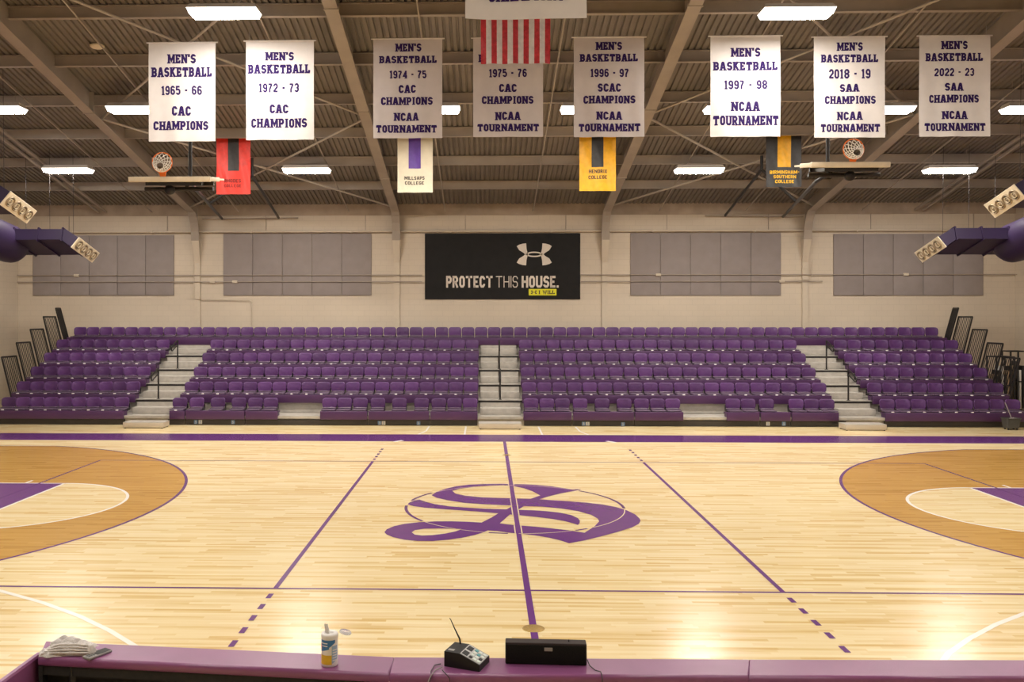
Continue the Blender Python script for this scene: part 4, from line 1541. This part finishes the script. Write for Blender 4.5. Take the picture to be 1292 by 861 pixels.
# ================================================================ BASKETBALL HOOPS (folded up)
for (u0, u1, v, yq, side, urim, vrim, sgn) in ((161.5, 265, 226.3, 4.85, 'left', 207.5, 206.5, 1), (1024, 1124, 208, 4.75, 'right', 1073.5, 190, -1)):
    a, b = at_y(u0, v, yq), at_y(u1, v, yq)
    rc = at_y(urim, vrim, yq + .12)
    cx = (a.x + b.x) / 2
    t = thing('basketball_hoop', 'folded up basketball hoop with cream edged board hanging under the roof at %s' % side, 'basketball hoop', (cx, yq, a.z), 'folded hoops under the roof')
    hw = (b.x - a.x) / 2
    pd = MB().bbox((-hw, 0, -.065), (hw, .10, .06), .02)
    for k in range(6):
        pd.lathe([(0, -.008), (.014, -.006), (.016, 0)], (-hw * .7 + k * hw * .28, 0, 0), 8, 1, T=Matrix.Rotation(PI / 2, 3, 'X').to_4x4())
    pd.build('edge_pad', [M['pad_cream'], M['steel']], t).rotation_euler.x = .14
    bd = MB()
    bd.box((-hw + .01, .08, -.02), (hw - .01, 1.12, .02))
    bd.build('backboard', M['pad_cream'], t).rotation_euler.x = .14
    for sx in (-1, 1):
        s = MB()
        s.bbox((sx * hw - (.05 if sx > 0 else -.0), .06, -.055), (sx * hw + (.05 if sx < 0 else 0), .75, .045), .015)
        s.build('side_pad', M['pad_cream'], t).rotation_euler.x = .14
    # dark mounting frame under the board
    f = MB()
    f.box((-hw * .62, .10, -.14), (hw * .75, .16, -.03))
    f.box((-hw * .62, 1.0, -.14), (hw * .75, 1.06, -.03))
    for x in (-.45, -.15, .15, .45):
        f.box((x - .03, .12, -.14), (x + .03, 1.05, -.06))
    f.tube([(-.75, .5, -.22), (.85 , .5, -.22)], .05, 10)
    f.lathe([(0, -.05), (.11, -.05), (.11, .05), (0, .05)], (-.1 * sgn, .3, -.24), 16, T=Matrix.Rotation(PI / 2, 3, 'X').to_4x4())
    f.build('mounting_frame', M['black'], t).rotation_euler.x = .14
    # support mast and arms up to the roof
    zt = lambda y: deck_z(yq + y) - .28 - a.z
    LOC = Vector((cx, yq, a.z))
    arms = [[Vector((.3 * sgn, .55, -.0)), Vector((.3 * sgn, .55, zt(.55)))]]
    ends = (((240, 231), 6.5, (280, 276)), ((318, 222), 11.3, (351.5, 275))) if sgn > 0 else (((1030, 229), 6.5, (988, 273.5)), ((961, 214), 11.3, (915, 272)))
    for (u_, v_), y_, (u2, v2) in ends:
        arms.append([at_y(u_, v_, y_) - LOC, at_y(u2, v2, YB - .12) - LOC])
    arms.append([Vector((.1 * sgn, .9, -.02)), arms[1][0]])
    f_ = (11.3 - 6.5) / (YB - .12 - 6.5)
    arms.append([arms[1][0].lerp(arms[1][1], f_), arms[2][0]])
    up_ = arms[2][0].copy()
    up_.z = zt(up_.y)
    arms.append([arms[2][0], up_])
    for P in arms:
        MB().tube(P, .045, 8).build('arm', M['black'], t)
    e0, e1 = arms[1][1], arms[2][1]
    MB().tube([e0 + Vector((-.7 * sgn, 0, 0)), e1 + Vector((.7 * sgn, 0, 0))], .022, 8).build('wall_bar', M['steel_light'], t)
    # rim: vertical ring facing the camera
    R = .225
    rx, rz = rc.x - cx, rc.z - a.z
    ry = -.02
    ring = [(rx + R * math.cos(2 * PI * k / 32), ry, rz + R * math.sin(2 * PI * k / 32)) for k in range(32)]
    rm = MB().tube(ring, .013, 8, closed=True)
    rm.build('rim', M['rim'], t)
    bp = MB().add([(rx - .09, ry - .01, rz - R + .04), (rx + .09, ry - .01, rz - R + .04), (rx + .06, ry + .05, .05), (rx - .06, ry + .05, .05), (rx - .09, ry + .03, rz - R + .04), (rx + .09, ry + .03, rz - R + .04)],
                  [(0, 3, 2, 1), (4, 5, 2, 3), (0, 1, 5, 4), (1, 2, 5), (0, 4, 3)])
    bp.build('rim_bracket', M['rim'], t)
    # net: cords from the ring gathered low in front
    nt = MB()
    N = 12
    gx, gz = rx + .01, rz - .10
    lay = []
    for l in range(6):
        f_ = l / 5
        rr = R * (1 - f_) + .075 * f_
        row = []
        for k in range(N):
            an = 2 * PI * (k + .5 * (l % 2)) / N
            cx_ = rx * (1 - f_) + gx * f_
            cz_ = rz * (1 - f_) + gz * f_
            sag = -.05 * math.sin(PI * f_)
            row.append(Vector((cx_ + rr * math.cos(an), ry - .16 * f_ ** .8, cz_ + rr * .95 * math.sin(an) + sag * .6)))
        lay.append(row)
    for l in range(5):
        for k in range(N):
            k2 = (k - 1) % N if l % 2 == 0 else (k + 1) % N
            nt.tube([lay[l][k], lay[l + 1][k]], .009, 5, caps=False)
            nt.tube([lay[l][k], lay[l + 1][k2]], .009, 5, caps=False)
    nt.build('net', M['net'], t)

# ================================================================ AIR DUCTS
def duct(side):
    s_ = -1 if side == 'left' else 1
    TXc = -14.85 if s_ < 0 else 15.0
    specs = ((26.0, (107.5, 315.5), 1.38, .34), (21.2, (23, 262), 1.22, .37)) if s_ < 0 else ((26.0, (1174, 315), 1.38, .34), (21.2, (1268, 254), 1.22, .37))
    t = thing('air_duct', 'purple air duct with two angled four nozzle outlets high at the %s' % side, 'air duct', (s_ * 15.6, 11, 5.2), 'purple air ducts')
    O = t.location.copy()
    roll = -math.radians(15)
    ey = Vector((0, math.cos(roll), math.sin(roll)))          # depth direction, falls away from the camera
    ez = Vector((0, -math.sin(roll), math.cos(roll)))
    ends = []
    for dep, (u, v), Wd, Hd in specs:
        c = at_y(u, v, CY + dep)
        inx = Vector((-s_, 0, 0))                              # towards the hall
        th = math.radians(33)
        dn = (inx * math.cos(th) - ez * math.sin(th)).normalized()    # last leg
        elbow = c - dn * .45
        far = Vector((TXc, elbow.y, elbow.z))
        far.y, far.z = elbow.y, elbow.z

        def section(o, axis):
            zz = (ez - axis * ez.dot(axis)).normalized()
            return [o + ey * a * Wd / 2 + zz * b_ * Hd / 2 for a, b_ in ((-1, -1), (1, -1), (1, 1), (-1, 1))]
        bis = (inx + dn).normalized()
        m = MB()
        rg = [section(far, inx), section(elbow, bis), section(c, dn)]
        rg = [[p - O for p in r] for r in rg]
        if s_ < 0:
            rg = [r[::-1] for r in rg]
        m.loft(rg)
        br = m.build('branch', M['duct'], t)
        # flanges
        n_f = 3
        for k in range(n_f):
            o = far.lerp(elbow, (.25, .62, .985)[k])
            zz = ez
            sec = [o + ey * a * (Wd / 2 + .025) + zz * b_ * (Hd / 2 + .025) for a, b_ in ((-1, -1), (1, -1), (1, 1), (-1, 1))]
            fm = MB()
            for i in range(4):
                fm.bar(sec[i] - O, sec[(i + 1) % 4] - O, .035, .035)
            fm.build('flange', M['duct'], br)
            MB().tube([o + zz * Hd / 2 - O, Vector((o.x, o.y, deck_z(o.y) - .02)) - O], .006, 5).build('hanger', M['cable_dark'], br)
        # outlet plate and nozzles
        zz = (ez - dn * ez.dot(dn)).normalized()
        pc = c + dn * .012
        Mx = Matrix((ey, zz, dn)).transposed().to_4x4()
        Mx.translation = pc - O
        pm = MB().bbox((-Wd / 2 - .02, -Hd / 2 - .02, -.01), (Wd / 2 + .02, Hd / 2 + .02, .02), .008, T=Mx, seg=2)
        tag(pm.build('outlet_plate', M['nozzle_plate'], br), 'cream outlet plate')
        for k in range(4):
            xk = Wd * (k - 1.5) / 4.25
            R = min(Hd * .43, Wd / 4.25 * .47)
            Tk = Mx @ Matrix.Translation((xk, 0, .02))
            nm = MB()
            nm.lathe([(R, 0), (R, .03), (R * .88, .045), (R * .8, .03), (R * .72, -.004)], n=24, mi=0, T=Tk)
            nm.lathe([(R * .74, .002), (0, .002)], n=24, mi=1, T=Tk)
            nm.lathe([(R * .52, .004), (R * .56, .03), (R * .46, .036), (R * .42, .004)], n=20, mi=2, T=Tk)
            nm.lathe([(R * .26, .004), (R * .22, .03), (0, .034)], n=16, mi=0, T=Tk)
            nm.build('nozzle', [M['nozzle'], M['nozzle_dark'], M['nozzle_plate']], br)
        ends.append((far, Hd))
    # round trunk along the side wall with a domed end
    f0, f1 = ends
    R = .57
    path = []
    y_end = f0[0].y + .45
    zc = lambda y: f0[0].z - .05 + (f1[0].z - f0[0].z) * (y - f0[0].y) / (f1[0].y - f0[0].y)
    m = MB()
    ys = [y_end - .0] + [y_end - .05, y_end - .15, y_end - .3, y_end - .5] + [y_end - 1.5 - k * 2 for k in range(9)]
    rr = [.05, R * .55, R * .82, R * .96, R] + [R] * 9
    m.tube([Vector((TXc, y, zc(max(y, -2)))) - O for y in ys], rr, 28)
    m.build('trunk', M['duct'], t)
    for y in (9.5, 6.5, 3.5):
        MB().tube([Vector((TXc + (R + .01) * math.cos(a_ * PI / 12), y, zc(y) + (R + .01) * math.sin(a_ * PI / 12))) - O for a_ in range(24)], .02, 6, closed=True).build('band', M['duct'], t)


duct('left')
duct('right')

# ================================================================ FOREGROUND TABLES
ZT = .78
nl, nsx = at_z(48, 829.5, ZT), at_z(491, 851, ZT)
fl_, fsx = at_z(58, 808.5, ZT), at_z(497, 828.5, ZT)
n2, f2 = at_z(945, 854, ZT), at_z(945, 831.5, ZT)
n3, f3 = at_z(1400, 855, ZT), at_z(1400, 832.5, ZT)


def table_section(p_nl, p_nr, p_fl, p_fr, label, wing=False):
    org = (p_nl + p_nr) / 2
    org.z = 0
    t = thing('scorer_table', label, 'table', org, 'purple padded scorer table sections')
    q = lambda p, z: Vector((p.x - org.x, p.y - org.y, z))
    g = .0
    ux = (p_nr - p_nl).normalized()
    a, b, c, d = p_nl + ux * g, p_nr - ux * g, p_fr - ux * g, p_fl + ux * g
    m = MB()
    rings = []
    r = .022
    for ins, z in ((.012, ZT - .065), (0, ZT - .052), (0, ZT - r), (r * .12, ZT - r * .55), (r * .45, ZT - r * .15), (r, ZT)):
        cen = (a + b + c + d) / 4
        ring = []
        uy = (d - a).normalized()
        for p, sx, sy in ((a, 1, 1), (b, -1, 1), (c, -1, -1), (d, 1, -1)):
            ring.append(q(p + ux * ins * sx * .35 + uy * ins * sy, z))
        rings.append(ring)
    m.loft(rings, smooth=True)
    m.build('padded_top', M['vinyl'], t)
    # court-side display cabinet and dark inside
    m = MB()
    uy = (d - a).normalized()
    dd = (d - a).length

    def lb(f, g_, z0, z1):
        P = [a + uy * f, b + uy * f, b + uy * g_, a + uy * g_]
        vs = [q(p, z0) for p in P] + [q(p, z1) for p in P]
        return vs
    F6 = [(0, 3, 2, 1), (4, 5, 6, 7), (0, 1, 5, 4), (1, 2, 6, 5), (2, 3, 7, 6), (3, 0, 4, 7)]
    m.add(lb(dd - .12, dd - .01, .03, ZT - .066), F6)
    m.build('front_cabinet', M['table_dark'], t)
    m = MB().add(lb(dd - .010, dd + .004, .05, ZT - .07), F6)
    m.build('front_panel', M['vinyl'], t)
    m = MB()
    P = [a + ux * .004, a + ux * .034, d + ux * .034, d + ux * .004]
    m.add([q(p, .03) for p in P] + [q(p, ZT - .066) for p in P], F6)
    m.build('side_panel', M['table_dark'], t)
    for ff in (.10, .90):
        base = a.lerp(b, ff)
        m = MB()
        m.bar(q(base + uy * .03, 0.02), q(base + uy * .03, ZT - .066), .035, .035)
        m.bar(q(base - uy * .12, 0.015), q(base + uy * (dd - .03), 0.015), .04, .03)
        m.build('leg', M['black'], t)
    m = MB().add(lb(.012, .04, ZT - .13, ZT - .066), F6)
    m.build('rail', M['table_dark'], t)
    if wing:
        w0, w1 = at_z(49, 827, ZT - .02), at_z(8, 857, ZT - .02)
        dr = (w1 - w0).normalized()
        w1 = w0 + dr * .62
        nx_ = Vector((dr.y, -dr.x, 0)).normalized()
        if nx_.x > 0:
            nx_ = -nx_
        m = MB()
        w0 = w0 - dr * .05
        P = [w0 - nx_ * .0, w1 - nx_ * .0, w1 + nx_ * .045, w0 + nx_ * .045]
        rings = []
        for z, ins in ((.05, 0), (ZT - .035, 0), (ZT - .02, .008)):
            rings.append([q(p + nx_ * ins * sg2, z) for p, sg2 in zip(P, (1, 1, -1, -1))])
        m.loft([r_[::-1] for r_ in rings])
        tag(m.build('end_panel', M['vinyl'], t), 'purple padded end panel')
    return t


table_section(nl, nsx, fl_, fsx, 'purple padded scorer table section at the left, holding the towel and wipes tub', True)
table_section(nsx, n2, fsx, f2, 'purple padded scorer table section in the middle, holding the black box and console')
table_section(n2, n3, f2, f3, 'empty purple padded scorer table section at the right')

# towel -----------------------------------------------------------
tc_ = at_z(84, 827, ZT)
tw = thing('towel', 'crumpled white towel lying on the left end of the purple table', 'towel', (tc_.x, tc_.y + .03, ZT))
m = MB()


def fold(m, x0, x1, y0, y1, z0, hgt, seed, roll_end=True, nx=22, ny=10):
    rnd = random.Random(seed)
    ph = [rnd.uniform(0, 6) for _ in range(6)]
    top, bot = [], []
    for j in range(ny + 1):
        for i in range(nx + 1):
            u, v = i / nx, j / ny
            x = x0 + (x1 - x0) * u
            y = y0 + (y1 - y0) * v
            e = (max(0.0, 1 - abs(2 * u - 1) ** 5) ** .5) * (max(0.0, 1 - abs(2 * v - 1) ** 4) ** .5)
            w1 = .5 + .5 * math.sin(v * 9 + u * 3 + ph[0])
            w2 = .5 + .5 * math.sin(u * 7 - v * 5 + ph[1])
            z = z0 + hgt * e * (.72 + .20 * w1 + .16 * w2) + .006 * math.sin(u * 19 + ph[2]) * e
            x += .012 * math.sin(v * 6 + ph[3])
            y += .010 * math.sin(u * 7 + ph[4])
            top.append((x, y, z))
            bot.append((x, y, z0))
    n = (nx + 1) * (ny + 1)
    fs = []
    for j in range(ny):
        for i in range(nx):
            k = j * (nx + 1) + i
            fs.append((k, k + 1, k + nx + 2, k + nx + 1))
    m.add(top, fs, smooth=True)
    m.add(bot, [f[::-1] for f in fs])


fold(m, -.185, .175, -.06, .075, 0.002, .045, 1)
fold(m, -.15, .19, -.03, .085, 0.03, .050, 2)
fold(m, -.13, .06, .0, .09, 0.055, .050, 3)
fold(m, .06, .20, -.05, .05, 0.01, .068, 5)
fold(m, -.20, -.08, -.075, .02, 0.0, .035, 4)
m.build('towel_cloth', M['towel'], tw)
hm = MB()
for k in range(4):
    zz = .028 + .017 * k
    hm.tube([(-.17 + .02 * k, -.058 + .008 * k, zz * .7), (-.05, -.066 + .008 * k, zz), (.06, -.062 + .008 * k, zz * 1.02), (.17, -.05 + .008 * k, zz * .85)], .007, 6)
hm.build('hem', M['towel'], tw)

# phone ------------------------------------------------------------
pc = at_z(123.5, 825.5, ZT)
ph_ = thing('phone', 'small dark phone with a metal edge lying beside the towel', 'phone', (pc.x + .008, pc.y - .025, ZT), rz=0.0)
pa, pb = at_z(110, 830, ZT), at_z(137, 820, ZT)
ang = math.atan2(pb.y - pa.y, pb.x - pa.x)
ph_.rotation_euler.z = ang
ln = min(.19, (pb - pa).length + .02)
MB().bbox((-ln / 2, -.040, 0), (ln / 2, .040, .018), .006).build('body', M['grey_badge'], ph_)
MB().bbox((-ln * .12, -.034, .018), (ln * .46, .034, .0205), .001).build('screen', M['console'], ph_)
for i in range(3):
    for j in range(2):
        MB().bbox((-ln * .42 + i * .018, -.024 + j * .026, .0155), (-ln * .42 + i * .018 + .012, -.004 + j * .026, .019), .002).build('key', M['console'], ph_)

# wipes tub ---------------------------------------------------------
wc = at_z(414.5, 842.5, ZT)
R = .0575
wc.y += R * .8
wt = thing('wipes_tub', 'white cleaning wipes tub with a blue and yellow label and a wipe sticking out', 'wipes tub', (wc.x, wc.y, ZT))
MB().lathe([(0, 0), (R * .93, 0), (R, .008), (R, .198), (R * .985, .204), (0, .204)], n=36).build('body', M['wipe_white'], wt)
lb_ = MB()


def patch(a0, a1, z0, z1, mi, rad=R + .0008, n=10, slant=0.0):
    vs = []
    for k in range(n + 1):
        a_ = math.radians(a0 + (a1 - a0) * k / n)
        vs.append((rad * math.cos(a_), rad * math.sin(a_), z0 + slant * k / n))
        vs.append((rad * math.cos(a_), rad * math.sin(a_), z1))
    lb_.add(vs, [(2 * k, 2 * k + 2, 2 * k + 3, 2 * k + 1) for k in range(n)], mi, True)


patch(-182, -84, .098, .190, 0, slant=.030)
patch(-84, -40, .140, .190, 0, slant=.03)
patch(-180, -64, .020, .086, 1)
patch(-66, -18, .025, .15, 2, slant=.03)
patch(-168, -148, .122, .158, 3, rad=R + .0014)
patch(-150, -95, .165, .172, 4, rad=R + .0014)
patch(-140, -95, .146, .153, 4, rad=R + .0014)
for k in range(5):
    patch(-60, -25, .045 + .018 * k, .052 + .018 * k, 4, rad=R + .0014)
lb_.build('label', [M['wipe_blue'], M['wipe_yellow'], M['wipe_light'], M['wipe_red'], M['wipe_white']], wt)
MB().lathe([(R * 1.03, .196), (R * 1.04, .2), (R * 1.04, .218), (R * .98, .226), (R * .45, .226), (R * .40, .220), (0, .220)], n=36).build('lid', M['wipe_white'], wt)
fp_ = MB()
fp_.lathe([(0, 0), (.042, 0), (.044, .006), (.040, .012), (0, .012)], n=28, T=Matrix.Translation((R * 1.85, .02, .218)) @ Matrix.Rotation(.25, 4, 'Y'))
fp_.build('lid_flap', M['clear_plastic'], wt)
wv = MB()
vs = []
for j in range(7):
    for i in range(5):
        u, v = i / 4 - .5, j / 6
        vs.append((-.022 + u * (.034 - .008 * v) + .004 * math.sin(v * 5), .006 * math.cos(i * 2.4) * (1 - .3 * v), .220 + .066 * v + .004 * math.sin(i * 2.1) * v))
fs = [(j * 5 + i, j * 5 + i + 1, (j + 1) * 5 + i + 1, (j + 1) * 5 + i) for j in range(6) for i in range(4)]
wv.add(vs, fs, smooth=True)
wv.add([(x, y + .003, z) for x, y, z in vs], [f[::-1] for f in fs], smooth=True)
wv.build('wipe', M['wipe_white'], wt)

# control console ---------------------------------------------------
k0 = at_z(560.5, 841, ZT)     # near left foot
k1 = at_z(605, 848.5, ZT)     # near right foot
cdir = (k1 - k0)
cang = math.atan2(cdir.y, cdir.x)
cw = cdir.length
co = thing('control_console', 'black scoreboard control console with a keypad and antenna on the purple table', 'console', (k0.x, k0.y, ZT), rz=cang)
dp = .19
hb, hf = .105, .045           # tall at its left, sloping down to the right
prof = [(0, 0), (cw, 0), (cw, hf), (cw * .42, hb), (0, hb)]
m = MB()
ra = [[(x, 0, z) for x, z in prof], [(x, dp, z) for x, z in prof]]
m.loft(ra)
m.build('body', M['console'], co)
sl = Vector((cw - cw * .42, 0, hf - hb))
sln = Vector((-sl.z, 0, sl.x)).normalized()
ux = sl.normalized()
Mx = Matrix((ux, Vector((0, 1, 0)), sln)).transposed().to_4x4()
Mx.translation = Vector((cw * .42, 0, hb))
Ls = sl.length
MB().bbox((.004, .008, 0), (Ls - .004, dp - .008, .003), .001, T=Mx, seg=1).build('control_face', M['console_face'], co)
rk = random.Random(3)
for i in range(3):
    for j in range(4):
        x0, y0 = Ls * (.40 + .19 * i), .018 + j * .040
        mm_ = 'key_pale' if (i + j) % 3 else ('key_teal' if j > 1 else 'console')
        MB().bbox((x0, y0, .002), (x0 + Ls * .15, y0 + .030, .007), .002, T=Mx, seg=1).build('key', M[mm_], co)
for y0 in (.02, .105):
    MB().bbox((Ls * .07, y0, .002), (Ls * .33, y0 + .06, .006), .002, T=Mx, seg=1).build('display', M['console'], co)
at_ = MB().tube([(cw * .20, dp * .9, hb - .01), (cw * .17, dp * .9, hb + .035), (cw * .02, dp * .92, hb + .10), (-cw * .10, dp * .95, hb + .155), (-cw * .14, dp * .95, hb + .17)], [.007, .0065, .0045, .003, .0025], 8)
at_.build('antenna', M['console'], co)
MB().lathe([(0, 0), (.009, 0), (.009, .03), (0, .03)], (0, .13, .05), 10, T=Matrix.Rotation(-PI / 2, 4, 'Y')).build('knob', M['console'], co)
MB().box((cw * .05, .03, hb), (cw * .22, .06, hb + .001)).build('badge', M['grey_badge'], co)
CB = [((556, 838), (548, 840), (544, 847), (543, 856), (541, 866)), ((558, 842), (549, 846), (543, 854), (538, 866)), ((558, 846), (562, 850), (567, 856), (568, 868))]
for i, pts in enumerate(CB):
    P = []
    for j, (u, v) in enumerate(pts):
        edge = 851 + (u - 491) * .008
        if v < edge:
            p = at_z(u, v, ZT + .008)
        else:
            p = at_z(u, edge, ZT)
            p.y -= .012
            p = at_y(u, v, p.y)
        P.append(p)
    P[0] = P[0] if i else P[0]
    cbm = MB().tube(P, .0035, 6)
    cb_o = cbm.build('console_cable', M['cable_grey' if i == 1 else 'cable_dark'])
    tag(cb_o, ['dark cable looping leftmost from the console over the table edge', 'pale grey cable hanging from the console over the table edge', 'dark cable curling from below the console over the table edge'][i], 'cable', 'console cables')

# black box (display seen from behind) ---------------------------------
s0, s1 = at_z(637.5, 838.5, ZT), at_z(740.5, 841, ZT)
sa = math.atan2(s1.y - s0.y, s1.x - s0.x)
sw2 = (s1 - s0).length
tz = .150
sp_ = thing('display_box', 'long black speckled box standing at the middle of the purple table', 'display box', (s0.x, s0.y, ZT), rz=sa)
m = MB().bbox((0, .006, 0), (sw2, .10, tz), .008)
m.build('cabinet', M['speaker_edge'], sp_)
MB().bbox((.006, 0, .004), (sw2 - .006, .02, tz - .012), .004).build('grille', M['speaker'], sp_)
MB().bbox((sw2 * .48, -.003, tz * .66), (sw2 * .58, .002, tz * .82), .001).build('badge', M['grey_badge'], sp_)
MB().lathe([(0, 0), (.004, 0), (.003, .016), (0, .016)], (sw2 * .785, .05, tz), 8).build('knob', M['console'], sp_)
P = [at_z(741, 833, ZT + .03), at_z(744, 840, ZT + .012), at_z(751, 846, ZT + .006), at_z(758, 848, ZT + .006), at_z(759.5, 853.2, ZT + .004)]
e = at_z(760, 854.5, ZT)
e.y -= .014
P += [at_y(760, 858, e.y), at_y(760, 870, e.y)]
tag(MB().tube(P, .0035, 6).build('power_cable', M['cable_dark']), 'black cable running from the black box over the table edge', 'cable')

# ================================================================ CLUTTER BY THE RIGHT WALL
def rack(x, y, w, h, d, label, pan, tone):
    t = thing('storage_rack', label, 'rack', (x, y, 0))
    for sx in (0, w):
        for sy in (0, d):
            MB().tube([(sx, sy, .06), (sx, sy, h)], .028, 8).build('post', M['black'], t)
            MB().lathe([(0, 0), (.04, .0), (.045, .03), (.04, .06), (0, .06)], (sx, sy, 0), 12).build('caster', M['black'], t)
    for zz in (.25, h * .55, h):
        r = MB()
        r.tube([(0, 0, zz), (w, 0, zz)], .02, 6)
        r.tube([(0, d, zz), (w, d, zz)], .02, 6)
        r.tube([(0, 0, zz), (0, d, zz)], .02, 6)
        r.tube([(w, 0, zz), (w, d, zz)], .02, 6)
        r.build('rail', M['black'], t)
    for k in range(pan):
        xk = w * (k + .7) / (pan + .6)
        MB().bbox((xk - .03, .04, .3), (xk + .03, d - .04, h * (.72 + .2 * ((k * 7) % 3) / 3)), .015).build('upright_pad', M[tone[k % len(tone)]], t)
    return t


rack(15.22, 12.5, .55, 1.95, .5, 'black tubular rack with tan and white uprights beside the right end of the bleacher', 6, ['tan', 'black', 'sticker_white', 'black'])
rack(15.95, 13.0, .5, 2.1, .45, 'taller black tubular rack against the right wall behind the shorter rack', 5, ['black', 'tan', 'black', 'sticker_white'])

bk = at_y(1274, 540, 10.05)
bu = thing('mop_bucket', 'dark grey wheeled mop bucket on the floor in front of the right bleacher end', 'bucket', (bk.x + .18, 10.3, 0))
m = MB()
rg = []
for z, sx, sy in ((.05, .16, .12), (.06, .17, .13), (.30, .20, .155), (.32, .215, .17), (.335, .215, .17)):
    rg.append([(sx * c, sy * s2, z) for c, s2 in ((-1, -.8), (-.8, -1), (.8, -1), (1, -.8), (1, .8), (.8, 1), (-.8, 1), (-1, .8))])
m.loft(rg, caps=False)
m.add(rg[0], [tuple(range(7, -1, -1))])
m.add([(x * .92, y * .92, .30) for x, y, z in rg[2]], [tuple(range(8))])
m.build('tub', M['mop_grey'], bu)
for sx in (-.12, .12):
    for sy in (-.08, .08):
        MB().lathe([(0, -.012), (.027, -.012), (.027, .012), (0, .012)], (sx, sy, .027), 12, T=Matrix.Rotation(PI / 2, 4, 'Y')).build('caster', M['black'], bu)
mp_ = thing('mop', 'mop with a pale slanted handle standing in the dark grey bucket', 'mop', (bk.x + .18, 10.3, .1))
MB().tube([(.02, 0, .22), (-.14, .04, .66)], .014, 8).build('handle', M['cable_grey'], mp_)
hd = MB()
for k in range(16):
    a_ = 2 * PI * k / 16
    hd.tube([(.06, 0, .24), (.06 + .06 * math.cos(a_), .05 * math.sin(a_), .20), (.06 + .09 * math.cos(a_), .08 * math.sin(a_), .215)], .012, 5)
hd.build('mop_head', M['cable_grey'], mp_)
oc = at_y(1287, 520, 10.95)
o1 = thing('orange_cone', 'small orange cone at the far right end of the bleacher', 'cone', (15.45, 11.15, 0))
MB().bbox((-.15, -.15, 0), (.15, .15, .025), .01).build('base', M['orange'], o1)
MB().lathe([(.115, .025), (.03, .60), (.02, .61), (0, .61)], n=20).build('cone', M['orange'], o1)

# ================================================================ WORLD + VIEW
wd = bpy.data.worlds.new('world')
SC.world = wd
wd.use_nodes = True
wd.node_tree.nodes['Background'].inputs[0].default_value = (.5, .46, .42, 1)
wd.node_tree.nodes['Background'].inputs[1].default_value = 0.02
SC.view_settings.view_transform = 'Standard'
SC.view_settings.look = 'None'
SC.view_settings.gamma = 1
SC.view_settings.exposure = 2.25
SC.view_settings.use_curve_mapping = False
SC.cycles.max_bounces = 8
SC.cycles.diffuse_bounces = 5
